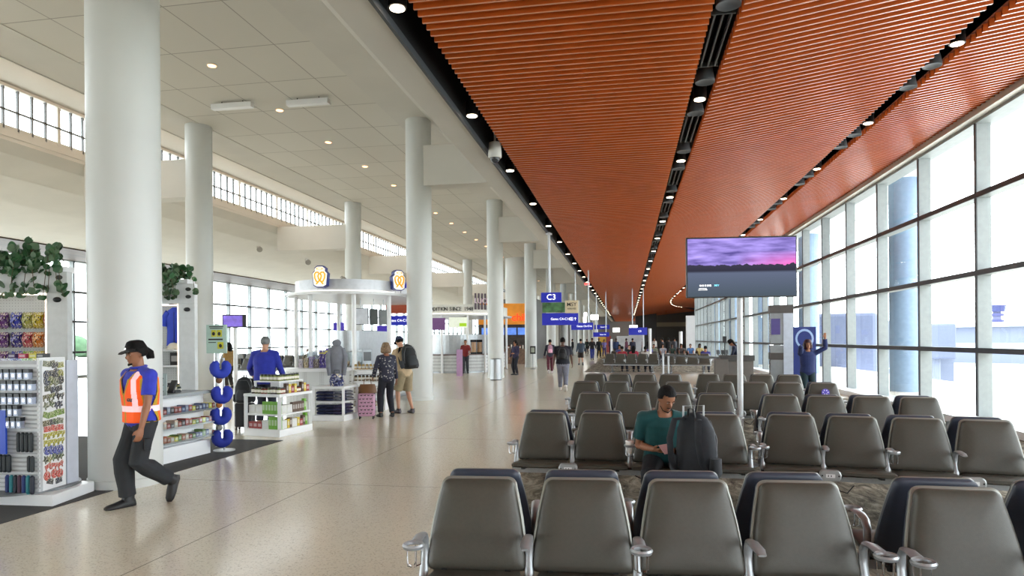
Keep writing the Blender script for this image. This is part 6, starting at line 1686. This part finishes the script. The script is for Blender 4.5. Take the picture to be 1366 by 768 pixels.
for (px, py, w, h, yc) in ((793, 423, 1.1, .7, 95), (781, 419, .4, .5, 90), (780, 427, .4, 1.0, 90), (845, 436, 1.2, .5, 100), (822, 440, 1.0, .6, 98)):
    q = D(px, py, yc)
    r = root('light_panel', q, TH, 'bright rectangular light panel far down the concourse', 'light panel', 'bright panels far down the concourse')
    MB().bb(-w/2-.05, w/2+.05, -.02, .1, -h/2-.05, h/2+.05).build('frame', WHITE, r); MB().bb(-w/2, w/2, -.03, -.02, -h/2, h/2).build('diffuser', mat('panel_glow', (255, 255, 250), emit=4), r)
q = D(812, 450, 88)
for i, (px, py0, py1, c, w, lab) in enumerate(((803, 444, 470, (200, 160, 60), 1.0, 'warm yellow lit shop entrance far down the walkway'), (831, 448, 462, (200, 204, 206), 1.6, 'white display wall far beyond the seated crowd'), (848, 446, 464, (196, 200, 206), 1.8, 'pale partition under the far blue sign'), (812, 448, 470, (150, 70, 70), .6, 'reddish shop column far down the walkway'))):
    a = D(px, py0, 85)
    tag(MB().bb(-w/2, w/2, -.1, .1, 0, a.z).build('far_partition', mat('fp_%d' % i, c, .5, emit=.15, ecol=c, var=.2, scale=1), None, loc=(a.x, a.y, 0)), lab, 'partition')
# benches at the opposite gate
g3 = 'tandem benches by the opposite windows'
for i, (px, yc, lab) in enumerate(((300, 30, 'tandem bench by the opposite windows, nearest the man in blue'), (345, 36, 'tandem bench by the opposite windows, behind the man in blue'), (300, 42, 'tandem bench by the opposite windows, furthest from the shops'), (385, 33, 'tandem bench by the opposite windows beside the clothing table'))):
    a = D(px, 470, yc); a.z = 0
    LB_ = bench(a, a+Vector((.585*4, 0, 0)), 5, lab, g3, near=False)
q = on_bench(LB_, 0, False)
seated('traveller in a brown jacket seated at the opposite gate beside the clothing table', (q.x, q.y, 0), face_of(LB_, False), (110, 90, 60))
p = D(306, 470, 24)
person('traveller in a tan coat standing by the opposite windows behind the neck pillows', (p.x, p.y, 0), TH+1.0, 1.66, skin='tan', top=(150, 120, 70), sleeve='long', pants=(50, 46, 44), hair='long', vox=.018)
# equipment inside the pretzel stand
def kb(deg, w, d, h, c, nm, lab, cat, z=.97, rr=1.12):
    q = kpt(-8.05, 18.1, rr, deg, z); r = root(nm, q, math.radians(deg)+PI/2, lab, cat)
    MB().bb(-w/2, w/2, -d/2, d/2, 0, h).build('housing', mat('kb_%d_%d_%d' % c, c, .35, .2), r, bevel=.01)
    MB().bb(-w*.38, w*.38, -d/2-.006, -d/2, h*.35, h*.85).build('front_panel', mat('kb_front_%d' % c[0], tuple(int(v*.35) for v in c), .25), r)
    MB().bb(-w*.3, w*.3, -d/2-.03, -d/2-.015, h*.18, h*.23).bb(-w*.3, -w*.27, -d/2-.02, -d/2, h*.18, h*.23).bb(w*.27, w*.3, -d/2-.02, -d/2, h*.18, h*.23).build('handle', ALU, r)
kb(318, .3, .26, .5, (150, 156, 160), 'pretzel_warmer', 'steel pretzel warmer on the stand nearest the couple\'s column', 'appliance')
kb(248, .3, .24, .34, (60, 62, 66), 'till', 'dark till on the near end of the pretzel stand', 'till')
kb(232, .22, .22, .46, (210, 212, 214), 'cup_dispenser', 'white cup dispenser on the shop side of the pretzel stand', 'dispenser')
q = D(437, 455, 14.95); r = root('potted_succulent', (q.x, q.y+.25, 1.095), 0, 'small green bushy plant behind the purple boxes', 'plant')
MB().lathe([(.07, 0), (.09, .3), (.085, .32)], n=18).build('pot', GLOSSW, r, True)
b = MB(); random.seed(8)
for i in range(60):
    a = random.uniform(0, 2*PI); t = random.uniform(.1, 1.2); v = Vector((math.cos(a)*math.sin(t), math.sin(a)*math.sin(t), math.cos(t)))
    b.loft([Vector((0, 0, .32)), Vector((0, 0, .34))+v*.06, Vector((0, 0, .34))+v*.13], [.006, .014, .003], n=5)
b.build('leaves', mat('leaf_green', (40, 84, 46)), r, True)
# ================================================================ LIGHT
w = bpy.data.worlds.new('world'); sc.world = w; w.use_nodes = True
nt = w.node_tree; bg = nt.nodes['Background']
bg.inputs['Color'].default_value = (.90, .96, 1.0, 1); bg.inputs['Strength'].default_value = 5.0
try: w.light_settings.distance = 10
except Exception: pass
vs_ = sc.view_settings
sc.display_settings.display_device = 'sRGB'
vs_.view_transform = 'Standard'; vs_.look = 'None'; vs_.exposure = 0.65; vs_.gamma = 1.0; vs_.use_curve_mapping = False
c = sc.cycles
c.max_bounces = 8; c.diffuse_bounces = 5; c.glossy_bounces = 3; c.transparent_max_bounces = 12; c.transmission_bounces = 3
c.use_denoising = True; c.caustics_reflective = False; c.caustics_refractive = False; c.sample_clamp_indirect = 8; c.use_light_tree = True
